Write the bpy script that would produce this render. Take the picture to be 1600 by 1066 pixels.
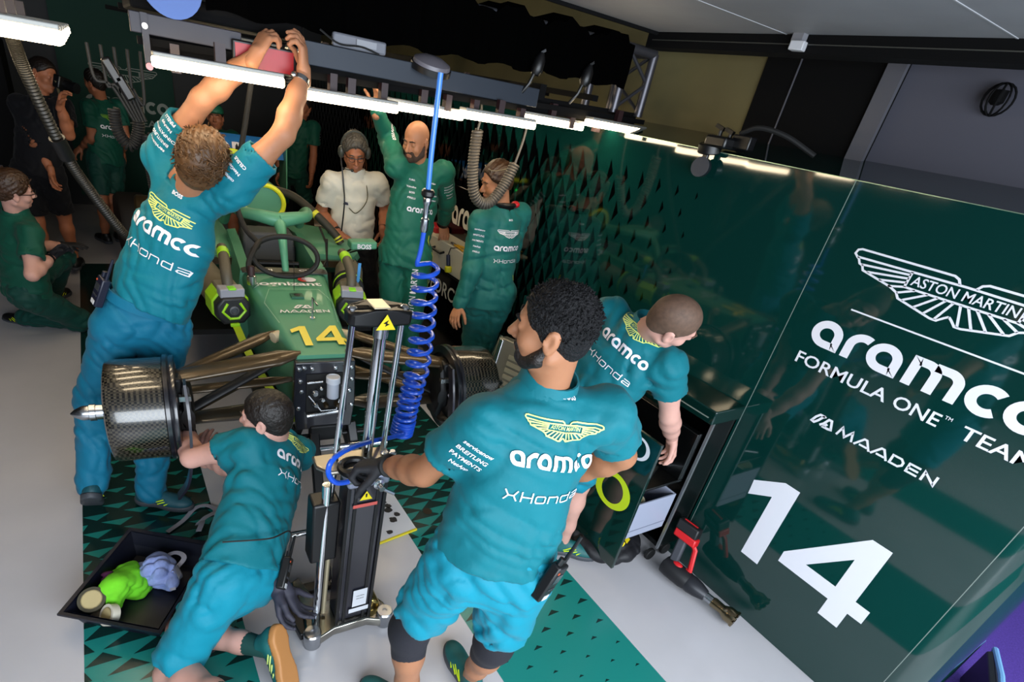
import bpy, bmesh, math, random
import numpy as np
from mathutils import Vector, Matrix
from mathutils.bvhtree import BVHTree
for _o in list(bpy.data.objects): bpy.data.objects.remove(_o)
random.seed(7); RNG = np.random.default_rng(7)
SC = bpy.context.scene; COL = SC.collection
# ------------------------------------------------------------------ camera
CAMR = np.array([[0.85250151,-0.49789393,0.15919427],[-0.14266905,-0.51460766,-0.84547294],[0.50287844,0.69805486,-0.50973786]])
CAMZ = 2.15
_cam = bpy.data.cameras.new('camera'); _cam.sensor_width = 36.0; _cam.lens = 854.82*36/1600
_cam.shift_x = (800-730.38)/1600; _cam.shift_y = (663.33-533)/1600; _cam.clip_start = .02
cam = bpy.data.objects.new('camera', _cam); COL.objects.link(cam)
_m = Matrix.Identity(4)
for _i in range(3):
    _m[_i][0] = CAMR[0][_i]; _m[_i][1] = -CAMR[1][_i]; _m[_i][2] = -CAMR[2][_i]
_m[2][3] = CAMZ; cam.matrix_world = _m; SC.camera = cam
# ------------------------------------------------------------------ world, daylight, exposure
SC.view_settings.view_transform = 'Standard'; SC.view_settings.look = 'None'
SC.view_settings.gamma = 1.0; SC.view_settings.exposure = 0.0; SC.view_settings.use_curve_mapping = False
W = bpy.data.worlds.new('world'); SC.world = W; W.use_nodes = True
W.node_tree.nodes['Background'].inputs[0].default_value = (.62,.78,1,1)
W.node_tree.nodes['Background'].inputs[1].default_value = .55
def area(name, loc, target, sx, sy, power, color):
    L = bpy.data.lights.new(name, 'AREA'); L.shape = 'RECTANGLE'; L.size = sx; L.size_y = sy
    L.energy = power; L.color = color
    o = bpy.data.objects.new(name, L); COL.objects.link(o); o.location = loc
    d = Vector(target)-Vector(loc); o.rotation_euler = d.to_track_quat('-Z','Y').to_euler()
    return o
# the pit lane opening behind the camera: soft cool daylight coming in
area('daylight_opening', (.3,-1.6,2.0), (.6,2.2,.3), 5.2, 2.2, 400, (.84,.92,1.0))
SC.cycles.max_bounces = 6; SC.cycles.diffuse_bounces = 3; SC.cycles.glossy_bounces = 3
SC.cycles.transmission_bounces = 4; SC.cycles.caustics_reflective = False; SC.cycles.caustics_refractive = False
SC.cycles.sample_clamp_indirect = 4.0
# ------------------------------------------------------------------ materials
def lin(h):
    if isinstance(h, (tuple, list)): return tuple(h[:3])
    h = h.lstrip('#'); v = [int(h[i:i+2],16)/255 for i in (0,2,4)]
    return tuple(x/12.92 if x <= .04045 else ((x+.055)/1.055)**2.4 for x in v)
MATS = {}
def mat(name, color='#808080', rough=.5, metal=0., spec=.5, emit=None, estr=0., sheen=0., coat=0., alpha=1., trans=0., sss=0.,
        noise=None, bump=None, tint=None):
    """noise=(scale, amount): colour mottling; bump=(kind, scale, strength, dist)"""
    if name in MATS: return MATS[name]
    m = bpy.data.materials.new(name); m.use_nodes = True; nt = m.node_tree; N = nt.nodes; L = nt.links
    b = N['Principled BSDF']; c = lin(color)
    b.inputs['Base Color'].default_value = (*c,1); b.inputs['Roughness'].default_value = rough
    b.inputs['Metallic'].default_value = metal; b.inputs['Specular IOR Level'].default_value = spec
    if emit: b.inputs['Emission Color'].default_value = (*lin(emit),1); b.inputs['Emission Strength'].default_value = estr
    if sheen: b.inputs['Sheen Weight'].default_value = sheen
    if coat: b.inputs['Coat Weight'].default_value = coat; b.inputs['Coat Roughness'].default_value = .06
    if alpha < 1: b.inputs['Alpha'].default_value = alpha
    if trans: b.inputs['Transmission Weight'].default_value = trans
    if sss:
        b.inputs['Subsurface Weight'].default_value = sss; b.inputs['Subsurface Radius'].default_value = (.010,.004,.002)
    tc = N.new('ShaderNodeTexCoord')
    if noise:
        n = N.new('ShaderNodeTexNoise'); n.inputs['Scale'].default_value = noise[0]; n.inputs['Detail'].default_value = 5
        L.new(tc.outputs['Object'], n.inputs['Vector'])
        r = N.new('ShaderNodeMix'); r.data_type = 'RGBA'
        c2 = lin(tint) if tint else tuple(x*(1-noise[1]) for x in c)
        r.inputs[6].default_value = (*c,1); r.inputs[7].default_value = (*c2,1)
        mr = N.new('ShaderNodeMapRange'); mr.inputs[1].default_value = .35; mr.inputs[2].default_value = .7
        L.new(n.outputs['Fac'], mr.inputs[0]); L.new(mr.outputs[0], r.inputs[0]); L.new(r.outputs[2], b.inputs['Base Color'])
    if bump:
        kind, sc, st, dist = bump[:4]
        mp = N.new('ShaderNodeMapping'); L.new(tc.outputs['Object'], mp.inputs['Vector'])
        if len(bump) > 4: mp.inputs['Scale'].default_value = bump[4]
        if kind == 'noise':
            t = N.new('ShaderNodeTexNoise'); t.inputs['Scale'].default_value = sc; t.inputs['Detail'].default_value = 4
            L.new(mp.outputs[0], t.inputs['Vector']); out = t.outputs['Fac']
        elif kind == 'wave':
            t = N.new('ShaderNodeTexWave'); t.inputs['Scale'].default_value = sc; t.inputs['Distortion'].default_value = 2
            L.new(mp.outputs[0], t.inputs['Vector']); out = t.outputs['Fac']
        elif kind == 'checker':
            t = N.new('ShaderNodeTexChecker'); t.inputs['Scale'].default_value = sc
            L.new(mp.outputs[0], t.inputs['Vector']); out = t.outputs['Fac']
        else:
            t = N.new('ShaderNodeTexVoronoi'); t.inputs['Scale'].default_value = sc
            L.new(mp.outputs[0], t.inputs['Vector']); out = t.outputs['Distance']
        bp = N.new('ShaderNodeBump'); bp.inputs['Strength'].default_value = st; bp.inputs['Distance'].default_value = dist
        L.new(out, bp.inputs['Height']); L.new(bp.outputs[0], b.inputs['Normal'])
    MATS[name] = m; return m
def carbon(name, base='#0c0c10', alt='#1d1d24', scale=160, rough=.28, coat=.6, rot=0):
    if name in MATS: return MATS[name]
    m = mat(name, base, rough, 0, .5, coat=coat); nt = m.node_tree; N = nt.nodes; L = nt.links; b = N['Principled BSDF']
    tc = N.new('ShaderNodeTexCoord'); mp = N.new('ShaderNodeMapping'); mp.inputs['Rotation'].default_value = (rot,rot,rot)
    L.new(tc.outputs['Object'], mp.inputs[0])
    t = N.new('ShaderNodeTexChecker'); t.inputs['Scale'].default_value = scale
    t.inputs['Color1'].default_value = (*lin(base),1); t.inputs['Color2'].default_value = (*lin(alt),1)
    L.new(mp.outputs[0], t.inputs['Vector']); L.new(t.outputs['Color'], b.inputs['Base Color'])
    return m
def setp(o, label=None, cat=None, group=None, kind=None):
    if label: o['label'] = label
    if cat: o['category'] = cat
    if group: o['group'] = group
    if kind: o['kind'] = kind
    return o
def empty(name, loc, label=None, cat=None, group=None, rotz=0.):
    o = bpy.data.objects.new(name, None); o.empty_display_size = .1; COL.objects.link(o)
    o.location = loc; o.rotation_euler = (0,0,rotz); return setp(o, label, cat, group)
def inv_of(parent):
    M = Matrix.Identity(4)
    while parent is not None:
        M = (Matrix.Translation(parent.location) @ parent.rotation_euler.to_matrix().to_4x4() @ Matrix.Diagonal((*parent.scale,1))) @ M
        parent = parent.parent
    return M.inverted()
SURF = {}
def link(name, V, F, mats, parent=None, smooth=True, mi=None, world=True, bevel=0., sharp=None, keep=None):
    me = bpy.data.meshes.new(name); V = np.asarray(V, float).reshape(-1,3)
    if keep is not None: SURF[keep] = (V.copy(), [tuple(f) for f in F])
    if parent is not None and world:
        M = np.array(inv_of(parent)); V = V @ M[:3,:3].T + M[:3,3]
    me.from_pydata(V.tolist(), [], [list(map(int,f)) for f in F])
    if not isinstance(mats, (list,tuple)): mats = [mats]
    for m in mats: me.materials.append(m)
    if mi is not None and len(mi) == len(me.polygons): me.polygons.foreach_set('material_index', np.asarray(mi, np.int32))
    if smooth: me.polygons.foreach_set('use_smooth', np.ones(len(me.polygons), bool))
    me.update()
    if smooth and sharp:
        try: me.set_sharp_from_angle(angle=math.radians(sharp))
        except Exception: pass
    o = bpy.data.objects.new(name, me); COL.objects.link(o)
    if parent is not None: o.parent = parent
    if bevel:
        b = o.modifiers.new('bevel','BEVEL'); b.width = bevel; b.segments = 2; b.limit_method = 'ANGLE'; b.angle_limit = math.radians(40)
    return o
def nrm(v): v = np.asarray(v, float); return v/(np.linalg.norm(v)+1e-12)
def perp(d):
    d = nrm(d); a = np.array([0,0,1.]) if abs(d[2]) < .9 else np.array([1.,0,0])
    u = nrm(np.cross(a, d)); return u, np.cross(d, u)
def catmull(P, n=8, closed=False):
    P = [np.asarray(p, float) for p in P]; out = []; N_ = len(P)
    for i in range(N_ if closed else N_-1):
        p0 = P[(i-1) % N_] if closed or i > 0 else 2*P[0]-P[1]
        p1 = P[i]; p2 = P[(i+1) % N_]
        p3 = P[(i+2) % N_] if closed or i+2 < N_ else 2*P[-1]-P[-2]
        for k in range(n):
            t = k/n; out.append(.5*((2*p1)+(-p0+p2)*t+(2*p0-5*p1+4*p2-p3)*t*t+(-p0+3*p1-3*p2+p3)*t**3))
    if not closed: out.append(P[-1])
    return out
class MB:
    """collects shapes into one mesh"""
    def __init__(s): s.v = []; s.f = []; s.m = []; s.mi = 0
    def add(s, V, F):
        o = len(s.v); s.v += [tuple(map(float,v)) for v in V]
        for f in F: s.f.append(tuple(o+i for i in f)); s.m.append(s.mi)
        return s
    def box(s, c, size, X=(1,0,0), Y=(0,1,0), Z=(0,0,1)):
        c = np.asarray(c,float); X,Y,Z = map(nrm,(X,Y,Z)); h = np.asarray(size,float)/2
        V = [c+X*h[0]*a+Y*h[1]*b+Z*h[2]*d for d in (-1,1) for b in (-1,1) for a in (-1,1)]
        return s.add(V, [(0,2,3,1),(4,5,7,6),(0,1,5,4),(2,6,7,3),(0,4,6,2),(1,3,7,5)])
    def box2(s, lo, hi):
        lo = np.asarray(lo,float); hi = np.asarray(hi,float); return s.box((lo+hi)/2, hi-lo)
    def beam(s, a, b, w, h, up=(0,0,1)):
        a = np.asarray(a,float); b = np.asarray(b,float); d = nrm(b-a); u = nrm(np.cross(up,d)); v = np.cross(d,u)
        return s.box((a+b)/2, (np.linalg.norm(b-a), w, h), d, u, v)
    def tube(s, P, r, n=10, closed=False, caps=True):
        P = [np.asarray(p,float) for p in P]; N_ = len(P)
        R = list(r) if isinstance(r,(list,tuple,np.ndarray)) else [r]*N_
        T = []
        for i in range(N_):
            a = P[(i-1)%N_] if closed or i>0 else P[i]; b = P[(i+1)%N_] if closed or i<N_-1 else P[i]
            T.append(nrm(b-a))
        u,_ = perp(T[0]); V = []
        for i in range(N_):
            u = u-T[i]*(u@T[i]); u = nrm(u); w = np.cross(T[i],u)
            for k in range(n):
                a = 2*math.pi*k/n; V.append(P[i]+R[i]*(math.cos(a)*u+math.sin(a)*w))
        F = []
        for i in range(N_ if closed else N_-1):
            j = (i+1)%N_
            for k in range(n):
                k2 = (k+1)%n; F.append((i*n+k, i*n+k2, j*n+k2, j*n+k))
        if not closed and caps: F += [tuple(range(n-1,-1,-1)), tuple(range((N_-1)*n, N_*n))]
        return s.add(V, F)
    def cyl(s, a, b, r0, r1=None, n=16, caps=True): return s.tube([a,b],[r0, r0 if r1 is None else r1], n, False, caps)
    def lathe(s, prof, o, axis=(0,0,1), n=24, ang=None):
        """prof: (radius, height) list"""
        ax = nrm(axis); u,w = perp(ax); o = np.asarray(o,float); V = []; F = []; m = len(prof)
        for (r,h) in prof:
            for k in range(n):
                a = 2*math.pi*k/n; V.append(o+ax*h+r*(math.cos(a)*u+math.sin(a)*w))
        for i in range(m-1):
            for k in range(n):
                k2 = (k+1)%n; F.append((i*n+k, i*n+k2, (i+1)*n+k2, (i+1)*n+k))
        if prof[0][0] > 1e-6: F.append(tuple(range(n-1,-1,-1)))
        if prof[-1][0] > 1e-6: F.append(tuple(range((m-1)*n, m*n)))
        return s.add(V, F)
    def loft(s, rings, caps=True, closed=True):
        n = len(rings[0]); V = [p for r in rings for p in r]; F = []
        for i in range(len(rings)-1):
            for k in range(n if closed else n-1):
                k2 = (k+1)%n; F.append((i*n+k, i*n+k2, (i+1)*n+k2, (i+1)*n+k))
        if caps and closed: F += [tuple(range(n-1,-1,-1)), tuple(range((len(rings)-1)*n, len(rings)*n))]
        return s.add(V, F)
    def ball(s, c, r, n=12, X=(1,0,0), Y=(0,1,0), Z=(0,0,1)):
        r = (r,r,r) if isinstance(r,(int,float)) else r; c = np.asarray(c,float); X,Y,Z = map(nrm,(X,Y,Z)); V = []; F = []; m = n//2+1
        for i in range(m+1):
            t = math.pi*i/m
            for k in range(n):
                a = 2*math.pi*k/n
                V.append(c+X*r[0]*math.sin(t)*math.cos(a)+Y*r[1]*math.sin(t)*math.sin(a)-Z*r[2]*math.cos(t))
        for i in range(m):
            for k in range(n):
                k2 = (k+1)%n; F.append((i*n+k,i*n+k2,(i+1)*n+k2,(i+1)*n+k))
        return s.add(V, F)
    def prism(s, poly, o, U, Vv, depth):
        """polygon in the (U,V) plane pushed depth along U x V"""
        o = np.asarray(o,float); U = np.asarray(U,float); Vv = np.asarray(Vv,float); n = nrm(np.cross(U,Vv)); m = len(poly)
        A = [o+U*p[0]+Vv*p[1] for p in poly]; B = [a+n*depth for a in A]
        F = [tuple(range(m-1,-1,-1)), tuple(range(m,2*m))]+[(i,(i+1)%m,m+(i+1)%m,m+i) for i in range(m)]
        return s.add(A+B, F)
    def poly(s, P): return s.add(P, [tuple(range(len(P)))])
    def build(s, name, mats, parent=None, smooth=True, world=True, bevel=0., sharp=35, keep=None):
        mi = s.m if isinstance(mats,(list,tuple)) else None
        return link(name, s.v, s.f, mats, parent, smooth, mi, world, bevel, sharp, keep)
# ------------------------------------------------------------------ implicit surfaces -> one continuous mesh
def nets(F, o, h):
    nx,ny,nz = F.shape; I = F < 0; S = np.zeros((nx-1,ny-1,nz-1), np.int8)
    for a in (0,1):
        for b in (0,1):
            for c in (0,1): S += I[a:nx-1+a, b:ny-1+b, c:nz-1+c]
    act = (S > 0) & (S < 8); cells = np.argwhere(act); idx = -np.ones(S.shape, np.int64); idx[act] = np.arange(len(cells))
    pos = np.zeros((len(cells),3)); cnt = np.zeros(len(cells)); C8 = [(a,b,c) for a in (0,1) for b in (0,1) for c in (0,1)]
    val = {c: F[cells[:,0]+c[0], cells[:,1]+c[1], cells[:,2]+c[2]] for c in C8}
    for a in C8:
        for ax in range(3):
            if a[ax] == 0:
                b = list(a); b[ax] = 1; b = tuple(b); fa, fb = val[a], val[b]; x = (fa < 0) != (fb < 0)
                t = np.where(x, fa/np.where(x, fa-fb, 1), 0)
                p = np.zeros((len(cells),3)); p += a; p[:,ax] += t
                pos += p*x[:,None]; cnt += x
    V = o + (cells + pos/np.maximum(cnt,1)[:,None])*h
    Q = []
    for ax in range(3):
        s1 = [slice(1,-1)]*3; s1[ax] = slice(0,-1); s2 = [slice(1,-1)]*3; s2[ax] = slice(1,None)
        A = I[tuple(s1)]; B = I[tuple(s2)]; off = np.ones(3,int); off[ax] = 0
        e1, e2 = [(1,2),(2,0),(0,1)][ax]
        for flip, msk in ((False, A & ~B), (True, ~A & B)):
            g = np.argwhere(msk)+off
            if not len(g): continue
            def cell(d1, d2):
                q = g.copy(); q[:,e1] += d1; q[:,e2] += d2; return idx[q[:,0],q[:,1],q[:,2]]
            q = np.stack([cell(-1,-1),cell(0,-1),cell(0,0),cell(-1,0)],1)
            Q.append(q[:,::-1] if flip else q)
    return V, (np.concatenate(Q) if Q else np.zeros((0,4),int))
class SDF:
    def __init__(s): s.p = []
    def cone(s, a, b, ra, rb=None, k=.02, op='+'):
        s.p.append(('c', np.asarray(a,float), np.asarray(b,float), ra, ra if rb is None else rb, k, op)); return s
    def chain(s, P, R, k=.02, op='+'):
        for i in range(len(P)-1): s.cone(P[i],P[i+1],R[i],R[i+1],k,op)
        return s
    def ell(s, c, r, B=None, k=.02, op='+'):
        s.p.append(('e', np.asarray(c,float), np.asarray(r,float), np.eye(3) if B is None else np.asarray(B,float), None, k, op)); return s
    def tap(s, a, b, r0, r1, B, k=.02, op='+'):
        """tapered elliptic column a->b, radii (x,y) in frame B rows (x,y)"""
        s.p.append(('t', np.asarray(a,float), np.asarray(b,float), np.asarray(r0,float), (np.asarray(r1,float), np.asarray(B,float)), k, op)); return s
    def ball(s, c, r, k=.02, op='+'): return s.ell(c, (r,r,r), None, k, op)
    def bb(s, p):
        if p[0] == 'e':
            R = np.sqrt(((p[3]*p[2][:,None])**2).sum(0)); return p[1]-R, p[1]+R
        if p[0] == 'c': ra, rb = p[3], p[4]
        else: ra, rb = p[3].max(), p[4][0].max()
        return np.minimum(p[1]-ra,p[2]-rb), np.maximum(p[1]+ra,p[2]+rb)
    def dist(s, p, X, Y, Z):
        if p[0] == 'c':
            _,a,b,ra,rb,_,_ = p; d = b-a; L2 = d@d+1e-12
            t = np.clip(((X-a[0])*d[0]+(Y-a[1])*d[1]+(Z-a[2])*d[2])/L2,0,1)
            return np.sqrt((X-a[0]-t*d[0])**2+(Y-a[1]-t*d[1])**2+(Z-a[2]-t*d[2])**2)-(ra+(rb-ra)*t)
        if p[0] == 'e':
            _,c,r,B,_,_,_ = p; x,y,z = X-c[0],Y-c[1],Z-c[2]; q = [x*B[i][0]+y*B[i][1]+z*B[i][2] for i in range(3)]
            k0 = np.sqrt(sum((q[i]/r[i])**2 for i in range(3))); k1 = np.sqrt(sum((q[i]/r[i]**2)**2 for i in range(3)))
            return k0*(k0-1)/np.maximum(k1,1e-9)
        _,a,b,r0,(r1,B),_,_ = p; d = b-a; L = np.linalg.norm(d); u = d/L; x,y,z = X-a[0],Y-a[1],Z-a[2]
        h = x*u[0]+y*u[1]+z*u[2]; t = np.clip(h/L,0,1)
        qx = x*B[0][0]+y*B[0][1]+z*B[0][2]; qy = x*B[1][0]+y*B[1][1]+z*B[1][2]
        e0 = u@B[0]; e1 = u@B[1]; qx = qx-h*e0; qy = qy-h*e1
        rx = r0[0]+(r1[0]-r0[0])*t; ry = r0[1]+(r1[1]-r0[1])*t
        k = np.sqrt((qx/rx)**2+(qy/ry)**2); return np.maximum((k-1)*np.minimum(rx,ry), np.maximum(-h,h-L))
    def mesh(s, h, post=None, pad=.03):
        los,his = zip(*[s.bb(p) for p in s.p if p[6] == '+']); lo = np.min(los,0)-pad; hi = np.max(his,0)+pad
        n = np.ceil((hi-lo)/h).astype(int)+1; F = np.full(n, .2, np.float32); ax = [lo[i]+h*np.arange(n[i]) for i in range(3)]
        for p in s.p:
            a,b = s.bb(p); k = p[5]; mg = k+3*h
            i0 = np.clip(((a-mg-lo)/h).astype(int),0,n-1); i1 = np.clip(((b+mg-lo)/h).astype(int)+2,1,n)
            sl = tuple(slice(i0[i],i1[i]) for i in range(3))
            D = s.dist(p, ax[0][sl[0]][:,None,None], ax[1][sl[1]][None,:,None], ax[2][sl[2]][None,None,:]).astype(np.float32)
            G = F[sl]
            if p[6] == '+':
                t = np.clip(.5+.5*(D-G)/k,0,1); F[sl] = D*(1-t)+G*t-k*t*(1-t)
            elif p[6] == '-':
                D = -D; t = np.clip(.5-.5*(D-G)/k,0,1); F[sl] = D*(1-t)+G*t+k*t*(1-t)
        if post is not None: F = post(F, ax[0][:,None,None], ax[1][None,:,None], ax[2][None,None,:])
        return nets(F, lo, h)
def join(parts):
    V = []; F = []; o = 0
    for v,f in parts:
        V.append(np.asarray(v)); F += [tuple(int(i)+o for i in q) for q in f]; o += len(v)
    return np.concatenate(V), F
class Folds:
    def __init__(s, seed, amp, wl=(.05,.14), n=7, axis=None):
        r = np.random.default_rng(seed); s.K = []
        for i in range(n):
            d = r.normal(size=3)
            if axis is not None: d = d*.62+np.asarray(axis)*r.choice([-1,1])*.9
            d = nrm(d); w = 2*math.pi/r.uniform(*wl); s.K.append((d*w, r.uniform(0,6.28), nrm(r.normal(size=3))*2*math.pi/.25, r.uniform(0,6.28), amp*r.uniform(.5,1)))
    def __call__(s, X, Y, Z):
        o = 0
        for k,ph,m,p2,a in s.K:
            q = np.sin(X*m[0]+Y*m[1]+Z*m[2]+p2)
            e = np.sin(X*m[1]*.8-Y*m[2]*.9+Z*m[0]*.8+2*p2); w = .5*(X*k[0]+Y*k[1]+Z*k[2]+ph+2.4*q+1.2*e)
            o = o+a*(1-2*np.abs(np.sin(w))**.8)*np.clip(.35+.5*q+.5*e,0,1)**1.5
        return np.clip(o,-.014,.014)
# ------------------------------------------------------------------ lettering
def strip(P, w, closed=False, miter=True):
    """flat ribbon of width w along 2-D polyline P -> verts2d, quads"""
    P = [np.asarray(p,float) for p in P]; n = len(P); V = []
    for i in range(n):
        a = P[(i-1)%n] if closed or i > 0 else None; b = P[(i+1)%n] if closed or i < n-1 else None
        d1 = nrm(P[i]-a) if a is not None else nrm(b-P[i]); d2 = nrm(b-P[i]) if b is not None else d1
        n1 = np.array([-d1[1],d1[0]]); n2 = np.array([-d2[1],d2[0]]); m = n1+n2
        m = m/max(.35,(m@m)/2) if np.linalg.norm(m) > 1e-6 else n1
        V += [P[i]+m*w/2, P[i]-m*w/2]
    F = [(2*i,2*i+1,2*((i+1)%n)+1,2*((i+1)%n)) for i in range(n if closed else n-1)]
    return V, F
def arc(cx, cy, r, a0, a1, n=14, ry=None):
    ry = r if ry is None else ry
    return [(cx+r*math.cos(math.radians(a0+(a1-a0)*i/n)), cy+ry*math.sin(math.radians(a0+(a1-a0)*i/n))) for i in range(n+1)]
def dens(P, step, closed=False):
    out = []; n = len(P)
    for i in range(n if closed else n-1):
        a = np.asarray(P[i],float); b = np.asarray(P[(i+1)%n],float); k = max(1,int(np.linalg.norm(b-a)/step))
        for j in range(k): out.append(a+(b-a)*j/k)
    if not closed: out.append(np.asarray(P[-1],float))
    return out
def strokes(S, w, step=.07):
    V = []; F = []
    for st in S:
        cl = isinstance(st,dict); P = st['p'] if cl else st
        v,f = strip(dens(P,step,cl), w, cl); o = len(V); V += v; F += [tuple(o+i for i in q) for q in f]
    return [tuple(v) for v in V], F
def word_aramco(w=.27):
    r = .5-w/2; S = []; x = 0
    def a(x): return {'p': [(x+1-w/2,w/2)]+[(x+.5,w/2)]+arc(x+.5,.5,r,268,0,22)[1:]}
    S.append(a(x)); x += 1.13
    S.append([(x+w/2,0),(x+w/2,.45)]+arc(x+.5,.5,r,176,62,10)); x += .70
    S.append(a(x)); x += 1.19
    S.append([(x+w/2,0),(x+w/2,1-w/2),(x+.42,1-w/2)]+arc(x+.42,.56,.44-w/2,90,0,8)[1:]+[(x+.86-w/2,0)])
    S.append([(x+.62,1-w/2),(x+1.0,1-w/2)]+arc(x+1.0,.56,.44-w/2,90,0,8)[1:]+[(x+1.44-w/2,0)]); x += 1.55
    S.append(arc(x+.5,.5,r,48,312,24)); x += .92
    S.append({'p': arc(x+.5,.5,r,0,348,28)}); x += 1.0
    return S, w, x
def word_honda(w=.13):
    S = [[(.02,1),(.3,.56),(.3,.44),(.02,0)],[(1.12,1),(.84,.56),(.84,.44),(1.12,0)],[(.3,.5),(.84,.5)]]; x = 1.5
    S += [[(x,0),(x,1)],[(x,.5),(x+.95,.5)],[(x+.95,0),(x+.95,1)]]; x += 1.3
    S += [{'p': [(x+.1,.07),(x+.8,.07),(x+.9,.17),(x+.9,.6),(x+.8,.7),(x+.1,.7),(x,.6),(x,.17)]}]; x += 1.25
    S += [[(x,0),(x,.7),(x+.8,.7),(x+.9,.6),(x+.9,0)]]; x += 1.25
    S += [[(x+.9,.07),(x+.1,.07),(x,.17),(x,.6),(x+.1,.7),(x+.9,.7)],[(x+.9,0),(x+.9,1)]]; x += 1.25
    S += [[(x+.05,.7),(x+.8,.7),(x+.9,.6),(x+.9,.07),(x+.1,.07),(x+.02,.2),(x+.1,.38),(x+.9,.38)]]; x += .95
    return S, w, x
def word_maaden(w=.2):
    S = []; x = 0
    S += [[(x+.05,0),(x+.3,.95),(x+.78,.12),(x+1.26,.95),(x+1.5,0)]]; x += 1.75
    for k in range(2):
        S += [[(x,0),(x+.62,.92),(x+.85,.92),(x+1.4,0)],[(x+.42,.22),(x+1.15,.22)]]; x += 1.55
    S += [{'p': [(x+.1,.1),(x+.8,.1),(x+1.05,.35),(x+1.05,.65),(x+.8,.9),(x+.1,.9)]}]; x += 1.4
    S += [[(x+1.0,.1),(x+.1,.1),(x+.1,.9),(x+1.0,.9)],[(x+.1,.5),(x+.95,.5)]]; x += 1.25
    S += [[(x+.1,0),(x+.1,.9),(x+1.05,.1),(x+1.05,1)]]; x += 1.15
    return S, w, x
def maaden_icon(w=.2):
    return [{'p': [(0,.15),(.25,.1),(.5,.4),(.75,.85),(.95,.9),(.75,.9),(.45,.9),(.2,.6)]}, [(.75,.1),(1.0,.35),(1.25,.85),(1.5,.85),(1.75,.15),(1.5,.1),(1.1,.1),(1.3,.45)]], w, 1.8
WING = dict(out=[(-.015,.088),(-.037,.088),(-.037,.062)])
def wing_strokes():
    """the winged badge, half width 1"""
    k = 1/.39; q = lambda P: [((x+.233)*k, (z-1.93)*k) for x,z in P]
    H_ = [[(-.258,1.993),(-.268,2.010),(-.285,2.018),(-.604,2.018),(-.617,2.012),(-.621,1.995),(-.607,1.982),(-.600,1.978),(-.590,1.961),(-.576,1.955),(-.567,1.938),(-.452,1.909),(-.423,1.895),(-.408,1.875),(-.282,1.842),(-.262,1.842),(-.245,1.860),(-.233,1.870)],
          [(-.607,1.984),(-.233,1.991)],[(-.580,1.959),(-.408,1.975)],[(-.549,1.937),(-.408,1.960)],[(-.498,1.922),(-.408,1.943)],[(-.408,1.988),(-.408,1.925)],[(-.460,1.909),(-.408,1.925),(-.233,1.925)],
          [(-.421,1.895),(-.370,1.923)],[(-.393,1.874),(-.327,1.923)],[(-.348,1.862),(-.294,1.923)],[(-.309,1.852),(-.268,1.923)],[(-.270,1.844),(-.244,1.923)]]
    S = []
    for P in H_:
        P = q(P); S.append(P); S.append([(-x,y) for x,y in P])
    return S, .022
def fit_word(wd, width, x0=0., y0=0., anchor='l', height=None):
    S,w,adv = wd; k = width/adv; ky = k if height is None else height
    ox = x0 if anchor == 'l' else x0-width/2
    V,F = strokes(S,w); return [(ox+v[0]*k, y0+v[1]*ky) for v in V], F
_TX = {}
def text2d(s, height, bold=0., x0=0., y0=0., anchor='l', width=None, grid=.0):
    key = (s,bold)
    if key not in _TX:
        c = bpy.data.curves.new('txt','FONT'); c.body = s; c.size = 1; c.offset = bold; c.resolution_u = 3
        o = bpy.data.objects.new('txt', c); COL.objects.link(o); dg = bpy.context.evaluated_depsgraph_get()
        me = bpy.data.meshes.new_from_object(o.evaluated_get(dg)); V = [(v.co.x,v.co.y) for v in me.vertices]; F = [tuple(p.vertices) for p in me.polygons]
        bpy.data.objects.remove(o); bpy.data.curves.remove(c); bpy.data.meshes.remove(me); _TX[key] = (V,F)
    V,F = _TX[key]; a = np.array(V); lo = a.min(0); hi = a.max(0); ky = height/.72; kx = ky if width is None else width/(hi[0]-lo[0])
    ox = x0-lo[0]*kx if anchor == 'l' else x0-(lo[0]+hi[0])/2*kx
    V2 = [(ox+x*kx, y0+y*ky) for x,y in V]
    if grid: V2,F = cut_grid(V2,F,grid)
    return V2,F
def cut_grid(V, F, g):
    bm = bmesh.new(); vs = [bm.verts.new((x,y,0)) for x,y in V]
    for f in F:
        try: bm.faces.new([vs[i] for i in f])
        except ValueError: pass
    a = np.array(V)
    for ax in (0,1):
        for t in np.arange(a[:,ax].min()+g, a[:,ax].max(), g):
            co = [0,0,0]; co[ax] = t; no = [0,0,0]; no[ax] = 1
            bmesh.ops.bisect_plane(bm, geom=bm.verts[:]+bm.edges[:]+bm.faces[:], plane_co=co, plane_no=no, dist=1e-6)
    bm.verts.index_update(); V2 = [(v.co.x,v.co.y) for v in bm.verts]; F2 = [tuple(v.index for v in f.verts) for f in bm.faces]; bm.free(); return V2,F2
def merge2d(*L):
    V = []; F = []
    for v,f in L:
        o = len(V); V += list(v); F += [tuple(o+i for i in q) for q in f]
    return V,F
def rot2d(VF, deg, k=1., off=(0,0)):
    c,s = math.cos(math.radians(deg))*k, math.sin(math.radians(deg))*k
    return [(x*c-y*s+off[0], x*s+y*c+off[1]) for x,y in VF[0]], VF[1]
def flat_on(VF, o, U, Vv, lift=.001):
    o = np.asarray(o,float); U = np.asarray(U,float); Vv = np.asarray(Vv,float); n = nrm(np.cross(U,Vv))
    return [o+U*x+Vv*y+n*lift for x,y in VF[0]], VF[1]
_BV = {}
def bvh(key):
    if key not in _BV:
        V,F = SURF[key]; _BV[key] = BVHTree.FromPolygons([Vector(v) for v in V], [tuple(map(int,f)) for f in F])
    return _BV[key]
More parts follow.
